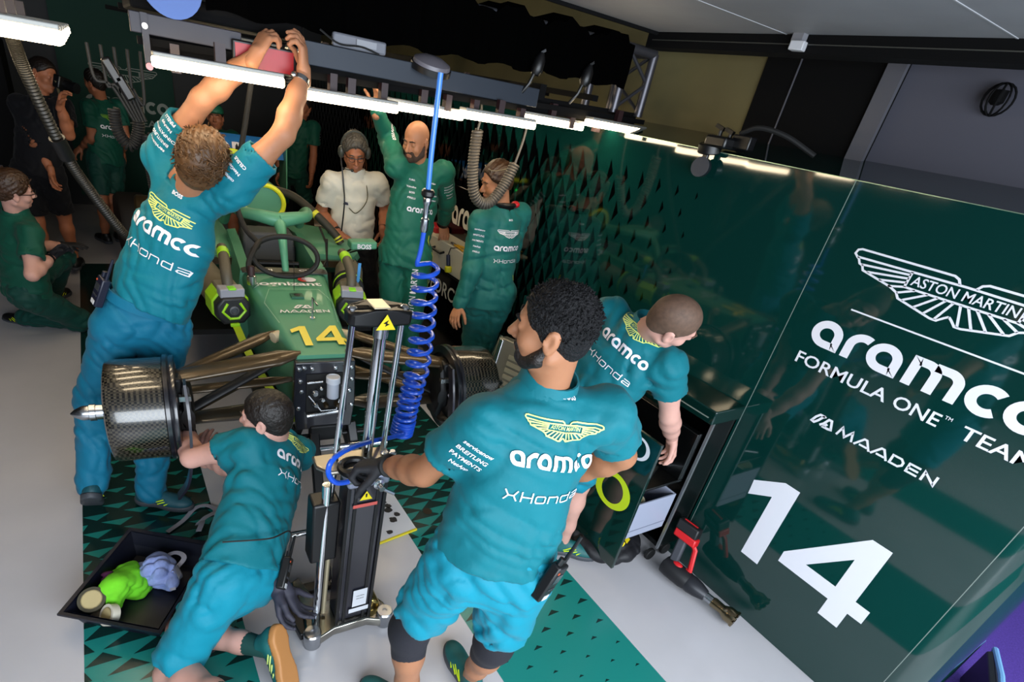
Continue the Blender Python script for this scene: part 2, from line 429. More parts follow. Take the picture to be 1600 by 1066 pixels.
def decal(name, key, VF, o, U, Vv, m, parent, lift=.0042, reach=.4, lab=None):
    """lays flat lettering onto a curved cloth or body panel"""
    T = bvh(key); o = np.asarray(o,float); U = nrm(U); Vv = np.asarray(Vv,float); Vv = nrm(Vv-U*(Vv@U)); n = np.cross(U,Vv); P = []; ok = []; dep = []
    for x,y in VF[0]:
        p = o+U*x+Vv*y+n*reach*.5; hit,nn,_,_ = T.ray_cast(Vector(p), Vector(-n), reach)
        if hit is None: P.append(p); ok.append(False); dep.append(None)
        else:
            dep.append(float(n@(np.array(hit)-o)))
            if nn.dot(Vector(n)) < 0: nn = -nn
            P.append(np.array(hit)+np.array(nn)*lift*.5+n*lift*.5); ok.append(nn.dot(Vector(n)) > .03)
    F = [f for f in VF[1] if all(ok[i] for i in f) and max(dep[i] for i in f)-min(dep[i] for i in f) < .022]
    if not F: print('decal missed', name, key); return None
    ob = link(name, P, F, m, parent, smooth=False)
    if lab: ob['label'] = lab
    return ob
def box_uvw(d):
    d = nrm(d); u,w = perp(d); return u,w,d
def coil(a, b, r, turns, n=14, tight=None):
    a = np.asarray(a,float); b = np.asarray(b,float); u,w = perp(b-a); N_ = int(turns*n); out = []
    for i in range(N_+1):
        t = i/N_; ang = 2*math.pi*turns*t; out.append(a+(b-a)*t+r*(math.cos(ang)*u+math.sin(ang)*w))
    return out
def coil_along(P, r, turns, n=12):
    """helix around a curved centre line"""
    P = [np.asarray(p,float) for p in P]; N_ = int(turns*n); L = np.concatenate([[0],np.cumsum([np.linalg.norm(P[i+1]-P[i]) for i in range(len(P)-1)])])
    A = np.array(P); out = []; u = None
    for i in range(N_+1):
        s = L[-1]*i/N_; p = np.array([np.interp(s,L,A[:,k]) for k in range(3)]); q = np.array([np.interp(min(s+.01,L[-1]),L,A[:,k]) for k in range(3)]); q0 = np.array([np.interp(max(s-.01,0),L,A[:,k]) for k in range(3)])
        d = nrm(q-q0)
        if u is None: u,_ = perp(d)
        u = nrm(u-d*(u@d)); w = np.cross(d,u); a = 2*math.pi*i/n; out.append(p+r*(math.cos(a)*u+math.sin(a)*w))
    return out
# ------------------------------------------------------------------ the garage
M_floor = mat('floor_grey','#bbb9bd',.22,spec=.5,noise=(1.7,.10),bump=('noise',9,.02,.002))
M_teal = mat('floor_teal','#1c7a72',.24,spec=.5); M_dark = mat('floor_dark','#0b2a27',.26,spec=.5)
M_wall = mat('wall_green','#072f2b',.05,spec=.6,coat=.5); M_black = mat('gloss_black','#040506',.10,spec=.5)
M_white = mat('letter_white','#e4e2ea',.45); M_cream = mat('upper_wall_cream','#6d6440',.8,noise=(2,.25))
M_greypanel = mat('upper_panel_grey','#4a4a55',.8); M_mblack = mat('matt_black','#050506',.85,spec=.15); M_ceil = mat('ceiling_grey','#8a8a8e',.55,noise=(3,.15))
M_steel = mat('steel','#b9bcc0',.25,metal=1); M_chrome = mat('chrome','#d5d8dc',.08,metal=1); M_plastic = mat('black_plastic','#0b0b0d',.4); M_rubber = mat('rubber','#0a0a0b',.7)
M_greyline = mat('seam_grey','#7b8580',.4); M_purple = mat('purple_ground','#5f3fa8',.85,noise=(120,.35))
XW = 2.60
# floor with the team's painted stripes and triangles (all in the one floor)
mb = MB(); mb.poly([(-3,-3,0),(XW+.1,-3,0),(XW+.1,9.7,0),(-3,9.7,0)])
YM = 2.10
for x0,x1 in ((-.34,.25),(1.18,1.885)):
    mb.mi = 1; mb.poly([(x0,-2,.0006),(x1,-2,.0006),(x1,YM,.0006),(x0,YM,.0006)])
    mb.mi = 2; mb.poly([(x0,YM,.0006),(x1,YM,.0006),(x1,6.91,.0006),(x0,6.91,.0006)])
    r = 0; y = .55
    while y < 4.2:
        off = 0 if r % 2 else .0985; y += .067; r += 1; n = int((x1-x0)/.197)+2
        if y < YM: h = max(.03, .19*(y-.75)/1.2); mb.mi = 2; k = 1
        else: h = max(.0, .20-.11*(y-YM)); mb.mi = 1; k = -1
        if h < .03: continue
        h = min(h,.197)
        for i in range(-1,n):
            cx = x0+off+i*.197+.05; w = h*.34
            P = [(cx-h/2,y),(cx+h/2,y),(cx+h*.08,y+w*k)]
            Q = [p for p in P if x0 <= p[0] <= x1]
            if len(Q) < 3:
                P = [(min(max(px,x0),x1),py) for px,py in P]
                if max(p[0] for p in P)-min(p[0] for p in P) < .02: continue
            P = [(px,py,.0011) for px,py in P]
            a = np.cross(np.subtract(P[1],P[0]),np.subtract(P[2],P[0]))[2]
            mb.poly(P if a > 0 else P[::-1])
# bolt-hole covers
mb.mi = 3
for cx,cy in ((1.37,2.14),(1.70,2.35)):
    mb.poly([(cx+.028*math.cos(a),cy+.028*math.sin(a),.0016) for a in np.linspace(0,2*math.pi,25)[:-1]])
setp(mb.build('floor',[M_floor,M_teal,M_dark,mat('bronze_cover','#2a1d12',.4)],smooth=False),kind='structure')
mb = MB(); mb.poly([(XW+.1,-4,-.001),(9,-4,-.001),(9,3,-.001),(XW+.1,3,-.001)]); setp(mb.build('floor_outside',M_purple,smooth=False),kind='structure')
# right wall: glossy green sheet, rounded front end, sloping ledge
ZT = 2.107
mb = MB(); prof = [(9.6,XW),(1.274,XW),(1.270,XW),(.186,XW),(.182,XW)]+[(.182-.13*math.sin(a)-.0,XW+.13*(1-math.cos(a))) for a in np.linspace(0,math.pi/2,9)[1:]]+[(.052,XW+.43)]
def wallstrip(pr, z0, z1): mb.add([(x,y,z) for y,x in pr for z in (z0,z1)], [(2*i,2*i+1,2*i+3,2*i+2) for i in range(len(pr)-1)])
wallstrip(prof, 0, ZT)
mb.add([(x if i else x,y,ZT) for i,(y,x) in enumerate(prof)]+[(XW+.43,y,ZT+.08) for y,x in prof], [(i,i+1,len(prof)+i+1,len(prof)+i) for i in range(len(prof)-1)])
mb.mi = 1   # the black triangle graphic
r = 0; z = 1.894
while z > .25:
    off = 0 if r % 2 == 0 else .067
    for k in range(60):
        y = 1.994+off+k*.134
        if y > 9.4: break
        h = .042*.93+(y-1.994)*.152
        if h > .40: h = .40
        w = h*.29; P = [(XW-.0012,y,z+h/2),(XW-.0012,y,z-h/2),(XW-.0012,y-w,z-h*.04)]
        if w > .14: P = [(XW-.0012,y,z+.10),(XW-.0012,y,z-.10),(XW-.0012,y-.134,z-.10),(XW-.0012,y-.134,z+.10)]
        mb.poly(P)
    z -= .0985; r += 1
mb.mi = 2
for y in (1.272,.184): mb.box((XW,y,ZT/2),(.0016,.003,ZT))
mb.mi = 3; mb.box((XW,1.4,ZT+.001),(.004,2.7,.003))  # pale strip along the top edge, its highlight put into the colour
wall = setp(mb.build('wall_right',[M_wall,mat('wall_triangle_black','#020303',.05,coat=.5),M_greyline,mat('edge_highlight','#9db59a',.2,metal=.6)],sharp=30),kind='structure')
def wtxt(name, VF, s, z, m=M_white, lift=.002):
    v,f = flat_on(VF,(XW,-s,z),(0,-1,0),(0,0,1),lift); return link(name,v,f,m,wall,smooth=False)
K = 1.0543; KZ = .9259
ws = lambda s: -.857+K*(s+.352)
wz = lambda z: .333+KZ*(z-.354)
def wpoly(name, P, hole=None):
    bm = bmesh.new(); vs = [bm.verts.new((XW-.002,-ws(s),wz(z))) for s,z in P]; es = [bm.edges.new((vs[i],vs[(i+1)%len(vs)])) for i in range(len(vs))]
    if hole:
        hs = [bm.verts.new((XW-.002,-ws(s),wz(z))) for s,z in hole]; es += [bm.edges.new((hs[i],hs[(i+1)%len(hs)])) for i in range(len(hs))]
    bmesh.ops.triangle_fill(bm,edges=es,use_beauty=True)
    bm.verts.index_update(); V = [tuple(v.co) for v in bm.verts]; F = [tuple(v.index for v in f.verts) for f in bm.faces]; bm.free()
    o = link(name,V,F,M_white,wall,smooth=False); return o
wpoly('number_digit',[(-.554,.78),(-.424,.867),(-.352,.867),(-.352,.354),(-.446,.354),(-.446,.755),(-.549,.689)])
wpoly('number_digit',[(-.283,.527),(-.031,.867),(.048,.867),(.048,.542),(.109,.542),(.109,.460),(.05,.459),(.05,.354),(-.038,.354),(-.038,.459),(-.283,.459)],[(-.179,.543),(-.041,.728),(-.041,.543)])
V,F = fit_word(word_aramco(),1); kx = (ws(.178)-ws(-.634)); V = [(x*kx,y) for x,y in V]; S_,w_,adv = word_aramco(); k0 = 1/adv
V = [(x, y/k0*(wz(1.692)-wz(1.565))) for x,y in V]; wtxt('lettering',(V,F),ws(-.634),wz(1.565))
for wrd,s0,s1 in (('FORMULA',-.642,-.263),('ONE',-.237,-.079),('TEAM',-.008,.205)): wtxt('lettering',text2d(wrd,(.058*KZ),.012,width=(s1-s0)*K),ws(s0),wz(1.456))
wtxt('lettering',text2d('TM',.014,.01,width=.025),ws(-.072),wz(1.502))
S_,w_,adv = word_maaden(); V,F = strokes(S_,w_); kx = (ws(.023)-ws(-.352))/adv; wtxt('lettering',([(x*kx,y*(wz(1.273)-wz(1.226))) for x,y in V],F),ws(-.352),wz(1.226))
S_,w_,adv = maaden_icon(); V,F = strokes(S_,w_); wtxt('maker_mark',([(x*(.088*K)/adv,y*.058*KZ) for x,y in V],F),ws(-.461),wz(1.222))
S_,w_ = wing_strokes(); V,F = strokes(S_,w_,.2); wtxt('winged_badge',([(x*.39*K,y*.39*KZ) for x,y in V],F),ws(-.233),wz(1.93))
wtxt('lettering',text2d('ASTON MARTIN',.036,.012,anchor='c',width=.325*K),ws(-.233),wz(1.94))
wtxt('ruled_line',([(0,0),(.82,0),(.82,.0065),(0,.0065)],[(0,1,2,3)]),ws(-.535),wz(1.766))
# the wall above the ledge
XU = XW+.42
def slab(name, y0, y1, z0, z1, m, x0=XU, t=.05, kind='structure'):
    b = MB(); b.box2((x0,y0,z0),(x0+t,y1,z1)); return setp(b.build(name,m,smooth=False),kind=kind)
slab('wall_upper_right',2.17,9.7,ZT+.0,4.2,M_cream); slab('wall_upper_panel',-3,1.48,ZT+.0,4.2,M_greypanel); slab('wall_upper_pillar',1.48,2.17,ZT+.0,4.2,M_mblack,XU-.012,.062)
b = MB(); b.box2((XU-.018,1.975,ZT+.07),(XU-.012,1.980,2.56)); b.box2((XU-.035,1.48,ZT+.06),(XU-.012,1.56,2.6)); setp(b.build('trim_1',[mat('thin_strip','#55555c',.4)],smooth=False),kind='structure')
# ceiling canopy with panel seams, its edge rail, higher roof deeper in
b = MB(); b.box2((-3,-3.0,2.60),(2.72,2.64,2.68)); b.mi = 1
for y in (1.02,1.87,.18): b.box2((-3,y-.003,2.598),(2.72,y+.003,2.601))
b.mi = 2; b.box2((-3,2.63,2.585),(2.72,2.65,2.69))
setp(b.build('ceiling',[M_ceil,mat('ceiling_seam','#a4a4a8',.4),M_mblack],smooth=False),kind='structure')
b = MB(); b.box2((-3,2.64,4.15),(3.3,9.7,4.2)); setp(b.build('ceiling_deep',mat('roof_dark','#191813',.9),smooth=False),kind='structure')
b = MB(); b.box2((2.66,-3,2.53),(2.78,2.70,2.60)); b.box2((2.72,-3,2.60),(3.06,2.64,2.64)); b.mi = 1; b.box2((2.657,-3,2.562),(2.662,2.66,2.566)); setp(b.build('trim_2',[M_mblack,mat('rail_line','#3a3a36',.4)],smooth=False),kind='structure')
b = MB(); b.box2((-3,9.6,0),(3.3,9.65,4.2)); setp(b.build('wall_back',mat('back_black','#030404',.6),smooth=False),kind='structure')
b = MB(); b.box2((-3.05,-3,0),(-3,9.7,4.2)); setp(b.build('wall_left',mat('left_dark','#14161a',.7),smooth=False),kind='structure')
# white-lettered green panel on the back wall
t = empty('sign_panel',(.35,9.5,1.5),'green panel with faint wings and white lettering on the back wall','sign')
b = MB(); b.box2((-.28,9.5,.15),(.98,9.56,2.45)); b.build('panel',mat('panel_green','#0c3a2c',.6,spec=.2),t,smooth=False)
ms = mat('sign_letter','#8f978c',.5)
V,F = fit_word(word_aramco(),.95); v,f = flat_on((V,F),(-.05,9.5,1.24),(1,0,0),(0,0,1),.003); link('lettering',v,f,ms,t,smooth=False)
v,f = flat_on(text2d('ONE-TEAM',.085,.01,width=.8),(.05,9.5,1.08),(1,0,0),(0,0,1),.003); link('lettering',v,f,ms,t,smooth=False)
S_,w_ = wing_strokes(); V,F = strokes(S_,w_,.3); v,f = flat_on(([(x*.38,y*.36) for x,y in V],F),(.42,9.5,1.66),(1,0,0),(0,0,1),.003); link('winged_badge',v,f,ms,t,smooth=False)
SKEL = {
 'p1': {'pelvis':(0.069,2.760,1.036), 'neck':(0.306,2.717,1.610), 'head':(0.339,2.592,1.756), 'sl':(0.234,2.862,1.720), 'sr':(0.448,2.590,1.662), 'el':(0.381,2.728,1.963), 'er':(0.648,2.524,1.897), 'wl':(0.577,2.664,2.147), 'wr':(0.756,2.625,2.119), 'ml':(0.641,2.646,2.214), 'mr':(0.770,2.604,2.208), 'hl':(-0.035,2.748,1.018), 'hr':(0.155,2.765,0.975), 'kl':(-0.186,2.808,0.596), 'kr':(0.047,2.789,0.522), 'al':(-0.269,2.712,0.180), 'ar':(-0.021,2.695,0.090), 'tl':(-0.292,2.790,0.019), 'tr':(0.125,2.600,0.031)},
 'p3': {'pelvis':(0.847,0.921,0.964), 'neck':(0.924,0.960,1.523), 'head':(0.879,0.941,1.706), 'sl':(0.759,0.985,1.426), 'sr':(1.085,0.875,1.475), 'el':(0.691,1.133,1.175), 'er':(1.284,0.921,1.255), 'wl':(0.678,1.359,1.045), 'wr':(1.247,1.086,1.058), 'ml':(0.631,1.415,0.994), 'mr':(1.175,1.112,1.010), 'hl':(0.756,0.962,0.942), 'hr':(0.915,0.851,0.935), 'kl':(0.694,1.076,0.518), 'kr':(0.959,0.921,0.497), 'al':(0.723,1.067,0.086), 'ar':(1.017,1.054,0.088), 'tl':(0.636,1.217,0.033), 'tr':(1.034,1.227,0.034)},
 'p4': {'pelvis':(1.713,1.575,0.918), 'neck':(1.882,1.460,1.425), 'head':(1.833,1.308,1.523), 'sl':(1.848,1.642,1.426), 'sr':(1.894,1.300,1.331), 'el':(1.883,1.545,1.144), 'er':(2.032,1.294,1.065), 'wl':(1.917,1.545,0.887), 'wr':(2.206,1.345,0.878), 'ml':(1.827,1.545,0.887), 'mr':(2.253,1.327,0.804), 'hl':(1.749,1.668,0.922), 'hr':(1.681,1.481,0.906), 'kl':(1.856,1.691,0.495), 'kr':(1.892,1.548,0.526), 'al':(1.828,1.838,0.091), 'ar':(1.926,1.557,0.097), 'tl':(1.851,1.670,0.030), 'tr':(2.058,1.457,0.029)},
 'p5': {'pelvis':(1.728,4.565,0.962), 'neck':(1.683,4.437,1.479), 'head':(1.642,4.359,1.647), 'sl':(1.863,4.404,1.445), 'sr':(1.514,4.476,1.411), 'el':(2.005,4.539,1.216), 'er':(1.466,4.606,1.145), 'wl':(1.910,4.342,1.077), 'wr':(1.562,4.391,1.036), 'ml':(1.929,4.353,0.990), 'mr':(1.639,4.356,1.005), 'hl':(1.828,4.563,0.959), 'hr':(1.629,4.554,0.952), 'kl':(1.867,4.431,0.538), 'kr':(1.628,4.416,0.530), 'al':(1.865,4.429,0.102), 'ar':(1.628,4.415,0.097), 'tl':(1.854,4.263,0.031), 'tr':(1.638,4.247,0.031)},
 'p6': {'pelvis':(1.876,3.809,1.077), 'neck':(1.924,3.830,1.658), 'head':(1.849,3.765,1.829), 'sl':(2.115,3.808,1.651), 'sr':(1.736,3.798,1.659), 'el':(2.263,3.956,1.419), 'er':(1.772,4.067,1.813), 'wl':(2.339,4.113,1.213), 'wr':(1.611,3.915,1.968), 'ml':(2.341,4.113,1.120), 'mr':(1.611,3.915,2.061), 'hl':(1.952,3.738,1.058), 'hr':(1.799,3.869,1.038), 'kl':(1.942,3.717,0.588), 'kr':(1.799,3.814,0.572), 'al':(1.941,3.704,0.125), 'ar':(1.799,3.804,0.114), 'tl':(1.930,3.542,0.032), 'tr':(1.791,3.635,0.031)},
 'p7': {'pelvis':(2.265,3.199,0.967), 'neck':(2.269,3.225,1.538), 'head':(2.172,3.195,1.703), 'sl':(2.103,3.208,1.443), 'sr':(2.454,3.254,1.501), 'el':(2.053,3.137,1.140), 'er':(2.470,3.297,1.198), 'wl':(1.989,3.127,0.885), 'wr':(2.382,3.393,0.966), 'ml':(1.936,3.075,0.831), 'mr':(2.385,3.396,0.874), 'hl':(2.178,3.241,0.933), 'hr':(2.355,3.149,0.966), 'kl':(2.328,3.365,0.528), 'kr':(2.355,3.265,0.531), 'al':(2.266,3.325,0.094), 'ar':(2.354,3.295,0.092), 'tl':(2.093,3.314,0.031), 'tr':(2.354,3.468,0.031)},
 'p2': {'pelvis':(0.240,1.688,0.365), 'neck':(0.505,2.116,0.710), 'head':(0.442,2.046,0.869), 'sl':(0.370,2.003,0.773), 'sr':(0.611,2.171,0.569), 'el':(0.151,2.157,0.642), 'er':(0.309,2.142,0.562), 'wl':(0.166,2.415,0.625), 'wr':(0.222,2.372,0.478), 'ml':(0.166,2.374,0.706), 'mr':(0.223,2.361,0.568), 'hl':(0.168,1.627,0.401), 'hr':(0.324,1.707,0.314), 'kl':(-0.055,1.590,0.026), 'kr':(0.009,1.783,0.032), 'al':(0.124,1.260,0.208), 'ar':(0.293,1.474,0.140), 'tl':(0.113,1.371,0.066), 'tr':(0.342,1.344,0.030)},
 'p8': {'pelvis':(-0.605,5.007,0.413), 'neck':(-0.550,4.943,0.956), 'head':(-0.521,4.868,1.129), 'sl':(-0.622,5.113,0.940), 'sr':(-0.481,4.793,0.870), 'el':(-0.544,5.184,0.660), 'er':(-0.509,4.602,0.640), 'wl':(-0.368,5.372,0.625), 'wr':(-0.389,4.823,0.705), 'ml':(-0.278,5.377,0.629), 'mr':(-0.320,4.816,0.762), 'hl':(-0.590,5.104,0.434), 'hr':(-0.599,4.912,0.382), 'kl':(-0.382,5.491,0.500), 'kr':(-0.336,5.128,0.100), 'al':(-0.516,5.681,0.133), 'ar':(-0.708,5.322,0.061), 'tl':(-0.445,5.807,0.027), 'tr':(-0.830,5.449,0.027)},
 'p9': {'pelvis':(0.058,7.753,0.917), 'neck':(0.099,7.794,1.468), 'head':(0.065,7.736,1.645), 'sl':(-0.025,7.668,1.413), 'sr':(0.257,7.885,1.430), 'el':(-0.044,7.710,1.116), 'er':(0.280,7.844,1.135), 'wl':(-0.157,7.902,0.982), 'wr':(0.231,8.022,0.952), 'ml':(-0.227,7.901,0.925), 'mr':(0.229,8.023,0.862), 'hl':(-0.028,7.701,0.917), 'hr':(0.136,7.811,0.893), 'kl':(-0.045,7.583,0.491), 'kr':(0.069,7.651,0.486), 'al':(-0.075,7.713,0.083), 'ar':(0.058,7.804,0.085), 'tl':(-0.149,7.868,0.030), 'tr':(0.052,7.975,0.030)},
 'p10': {'pelvis':(-0.481,6.429,0.994), 'neck':(-0.362,6.482,1.541), 'head':(-0.305,6.497,1.723), 'sl':(-0.524,6.543,1.473), 'sr':(-0.205,6.386,1.517), 'el':(-0.451,6.409,1.212), 'er':(-0.196,6.154,1.329), 'wl':(-0.381,6.270,1.003), 'wr':(-0.212,6.033,1.557), 'ml':(-0.382,6.271,0.912), 'mr':(-0.182,6.006,1.638), 'hl':(-0.576,6.457,0.979), 'hr':(-0.389,6.394,0.974), 'kl':(-0.576,6.452,0.534), 'kr':(-0.371,6.568,0.567), 'al':(-0.578,6.439,0.100), 'ar':(-0.356,6.593,0.132), 'tl':(-0.560,6.604,0.030), 'tr':(-0.333,6.744,0.037)},
 'p11': {'pelvis':(2.036,7.579,0.983), 'neck':(2.135,7.573,1.527), 'head':(2.186,7.569,1.711), 'sl':(2.276,7.455,1.512), 'sr':(2.006,7.686,1.457), 'el':(2.276,7.456,1.206), 'er':(1.883,7.685,1.179), 'wl':(2.232,7.389,0.957), 'wr':(1.888,7.562,0.949), 'ml':(2.229,7.397,0.866), 'mr':(1.851,7.562,0.867), 'hl':(2.119,7.524,0.969), 'hr':(1.946,7.623,0.972), 'kl':(2.253,7.624,0.561), 'kr':(1.918,7.643,0.530), 'al':(2.226,7.582,0.120), 'ar':(1.910,7.649,0.097), 'tl':(2.131,7.457,0.032), 'tr':(1.805,7.520,0.030)},
 'p12': {'pelvis':(1.146,7.153,0.915), 'neck':(1.160,7.434,1.331), 'head':(1.154,7.377,1.498), 'sl':(1.322,7.380,1.314), 'sr':(0.995,7.444,1.282), 'el':(1.387,7.241,1.081), 'er':(0.878,7.291,1.080), 'wl':(1.342,7.178,0.852), 'wr':(0.937,7.258,0.847), 'ml':(1.358,7.166,0.771), 'mr':(0.909,7.245,0.769), 'hl':(1.239,7.149,0.905), 'hr':(1.054,7.158,0.905), 'kl':(1.238,7.157,0.495), 'kr':(1.056,7.164,0.495), 'al':(1.237,7.158,0.093), 'ar':(1.057,7.165,0.093), 'tl':(1.324,7.029,0.030), 'tr':(0.908,7.121,0.030)},
}
# ------------------------------------------------------------------ people
def skinmat(name, col): return mat(name, col, .52, spec=.35, sss=.08, noise=(14,.10), bump=('noise',60,.10,.002))
SKIN = skinmat('skin_fair','#ab7657'); SKIN_P = skinmat('skin_pale','#c8988a'); SKIN_T = skinmat('skin_tan','#a8694a')
def cloth(name, col, rough=.62): return mat(name, col, rough, spec=.22, sheen=.04, noise=(3.5,.10), bump=('noise',9,.35,.02))
C_TEAL = cloth('polo_teal','#056874'); C_TEALS = cloth('shorts_teal','#087c92',.6); C_BLUE = cloth('trouser_blue','#0b6684'); C_DKPOLO = cloth('polo_dark_green','#0e4c3c')
C_SUIT = cloth('suit_green','#1d6653',.55); C_SUIT2 = cloth('suit_teal','#1d6660',.55); C_WHITE = cloth('shirt_white','#d9d3c4',.75); C_BLACK = cloth('trouser_black','#0d0d12',.8); C_DKGREEN = cloth('trouser_dark_green','#103f37')
M_hairblack = mat('hair_black','#070609',.6,spec=.3,bump=('noise',150,1.0,.012)); M_hairbrown = mat('hair_brown','#3b2413',.5,noise=(25,.4),bump=('noise',60,.6,.01))
M_hairdark = mat('hair_dark','#170f0a',.5,bump=('noise',80,.6,.01)); M_hairgrey = mat('hair_grey','#4e4840',.55,noise=(30,.45),bump=('noise',70,.6,.01)); M_stubble = mat('stubble','#5d4536',.7,noise=(60,.3)); M_blond = mat('hair_blond','#6a4a22',.5,noise=(25,.4))
M_glove = mat('glove_black','#131318',.75,bump=('noise',40,.3,.004)); M_sole = mat('sole_tan','#a5703c',.6); M_soleg = mat('sole_grey','#3b3f45',.6); M_shoe = mat('shoe_teal','#0f5a5a',.6,noise=(30,.2)); M_shoeb = mat('shoe_black','#0a0b0d',.5)
M_lime = mat('lime','#c9e021',.45); M_volt = mat('logo_volt','#cfe07a',.5); M_eye = mat('eye_white','#d8d2c8',.2); M_iris = mat('iris','#1d120a',.15); M_lip = mat('lip','#a25f4f',.5); M_knee = mat('knee_sleeve','#14131d',.8,bump=('noise',70,.25,.003))
def frame(r, f, u): return np.stack([nrm(r),nrm(f),nrm(u)])
def basis(up, right):
    u = nrm(up); r = np.asarray(right,float); r = nrm(r-u*(r@u)); return np.stack([r, np.cross(u,r), u])   # rows right, forward, up
def hand_sdf(wr, mid, palm_n, side, curl=25, spread=6, thumb=30, scale=1., curls=None):
    """five separate fingers on a palm; palm_n points out of the palm; side +1 right hand"""
    f = nrm(np.asarray(mid)-np.asarray(wr)); n = np.asarray(palm_n,float); n = nrm(n-f*(n@f)); s = np.cross(f,n)*side    # s points to the thumb
    s = -s; wr = np.asarray(wr,float); S = SDF(); k = scale
    P = lambda x,y,z: wr+s*x*k+f*y*k+n*z*k
    S.cone(P(0,-.03,0),P(0,.012,0),.027*k,.027*k,.02); S.ell(P(0,.045,0),(.036*k,.046*k,.015*k),np.stack([s,f,n]),.012)
    base = [(.030,.082),(.010,.088),(-.010,.085),(-.028,.076)]; L = [.072,.080,.074,.058]
    for i,((x,y),l) in enumerate(zip(base,L)):
        c = (curls[i] if curls else curl)*(1+.06*i); a = 0; p = P(x,y,0); S.cone(P(x*.7,.03,0),p,.012*k,.0105*k,.012)
        yaw = math.radians(spread*(1.2-i*.8)); R = [.0098,.0092,.0083,.0072]
        for j,fr in enumerate((.46,.31,.23)):
            a += math.radians(c*(.8,1.15,.7)[j]); d = (f*math.cos(yaw)+s*math.sin(yaw))*math.cos(a)+n*math.sin(a); q = p+d*l*fr*k
            S.cone(p,q,R[j]*k,R[j+1]*k,.0035); p = q
    t0 = P(.022,.018,.004); t1 = P(.045,.045,.012+.0004*thumb); a = math.radians(thumb)
    d = nrm(s*math.cos(a)*.35+f*.9+n*math.sin(a)); t2 = t1+d*.036*k; t3 = t2+nrm(d+n*.35-s*.25)*.028*k
    S.cone(t0,t1,.016*k,.0125*k,.012); S.cone(t1,t2,.0118*k,.0105*k,.004); S.cone(t2,t3,.0105*k,.0085*k,.004)
    return S
def head_sdf(hc, B, neck, k=1., jaw=1.):
    S = SDF(); P = lambda x,y,z: hc+(B[0]*x+B[1]*y+B[2]*z)*k
    S.ell(P(0,-.012,.030),(.076*k,.097*k,.088*k),B,.02); S.ell(P(0,.030,-.035),(.060*k,.060*k,.078*k),B,.025)
    S.ell(P(0,.038,-.080),(.046*k*jaw,.044*k,.034*k),B,.02); S.ball(P(0,.070,-.103),.017*k,.02)
    for s in (-1,1): S.ball(P(s*.040,.058,-.032),.024*k,.02); S.cone(P(s*.062,-.01,-.06),P(s*.03,.05,-.098),.016*k,.014*k,.02)
    S.cone(P(-.032,.080,.020),P(.032,.080,.020),.011*k,.011*k,.014)
    for s in (-1,1): S.ball(P(s*.032,.098,.001),.0165*k,.014,'-')
    S.cone(P(0,.084,.006),P(0,.110,-.034),.0085*k,.0125*k,.010)
    for s in (-1,1): S.ball(P(s*.012,.096,-.039),.0085*k,.006); S.ball(P(s*.032,.077,.001),.0135*k,.004)
    S.ell(P(0,.086,-.066),(.024*k,.011*k,.0055*k),B,.006); S.ell(P(0,.084,-.0765),(.021*k,.011*k,.0065*k),B,.006)
    for s in (-1,1):
        E = basis(B[2]*.97-B[1]*.22, B[0]+B[1]*s*-.25); S.ell(P(s*.080,-.010,-.006),(.010*k,.021*k,.033*k),E,.006)
        S.ell(P(s*.090,-.004,-.003),(.008*k,.011*k,.019*k),E,.005,'-'); S.ball(P(s*.078,-.004,-.034),.009*k,.006)
    S.cone(neck, P(0,-.022,-.055), .060*k, .058*k, .03)
    return S
def hair_sdf(hc, B, k, thick, seed=1, top=.0, rough=.004, slope=.72, low=-.005, wl=(.012,.03)):
    S = SDF(); P = lambda x,y,z: hc+(B[0]*x+B[1]*y+B[2]*z)*k
    S.ell(P(0,-.014,.031),((.077+thick)*k,(.098+thick)*k,(.089+thick+top)*k),B,.02)
    for s in (-1,1): S.cone(P(s*.066,.0,.02),P(s*.066,.012,-.02),.016*k,.010*k,.01)
    S.ell(P(0,-.050,-.03),(.058*k,.043*k+thick*k,.048*k),B,.03); fo = Folds(seed, rough, wl, 6)
    for s in (-1,1): S.ell(P(s*.086,-.006,-.008),(.018*k,.020*k,.034*k),B,.004,'-')
    def post(F,X,Y,Z):
        x,y,z = X-hc[0],Y-hc[1],Z-hc[2]; yy = (x*B[1][0]+y*B[1][1]+z*B[1][2])/k; zz = (x*B[2][0]+y*B[2][1]+z*B[2][2])/k
        cutp = (low+slope*np.maximum(yy,-.10)+np.where(yy > .055, 1.2*(yy-.055), 0)-zz)*.8*k
        return np.maximum(F+fo(X,Y,Z), cutp)
    return S, post
def locks(hc, B, k, n, length, thick, flow, seed, rad=.0045, sel=None):
    """tapered locks of hair rooted over the scalp"""
    r = np.random.default_rng(seed); mb = MB()
    c = np.array([0,-.014,.031]); R = np.array([.077+thick,.098+thick,.089+thick]); made = 0
    while made < n:
        d = nrm(r.normal(size=3)); p = c+R*d
        if p[2] < -.0+.72*max(p[1],-.10)+.006 or (abs(p[0]) > .06 and abs(p[1]) < .03 and p[2] < .03): continue
        if sel and not sel(p): continue
        nn = nrm(d/R); fl = np.asarray(flow(p),float); fl = nrm(fl-nn*(fl@nn)+r.normal(size=3)*.22); L = length*r.uniform(.6,1.2); pts = []
        for t in (0,.35,.7,1): pts.append(p-nn*.006+fl*L*t+nn*(.010*math.sin(2.2*t)-.004*t)+r.normal(size=3)*.0012)
        g = [hc+(B[0]*q[0]+B[1]*q[1]+B[2]*q[2])*k for q in pts]; rr = rad*r.uniform(.7,1.3)
        mb.tube(g,[rr,rr*1.1,rr*.75,rr*.15],5,caps=False); made += 1
    return np.array(mb.v), mb.f
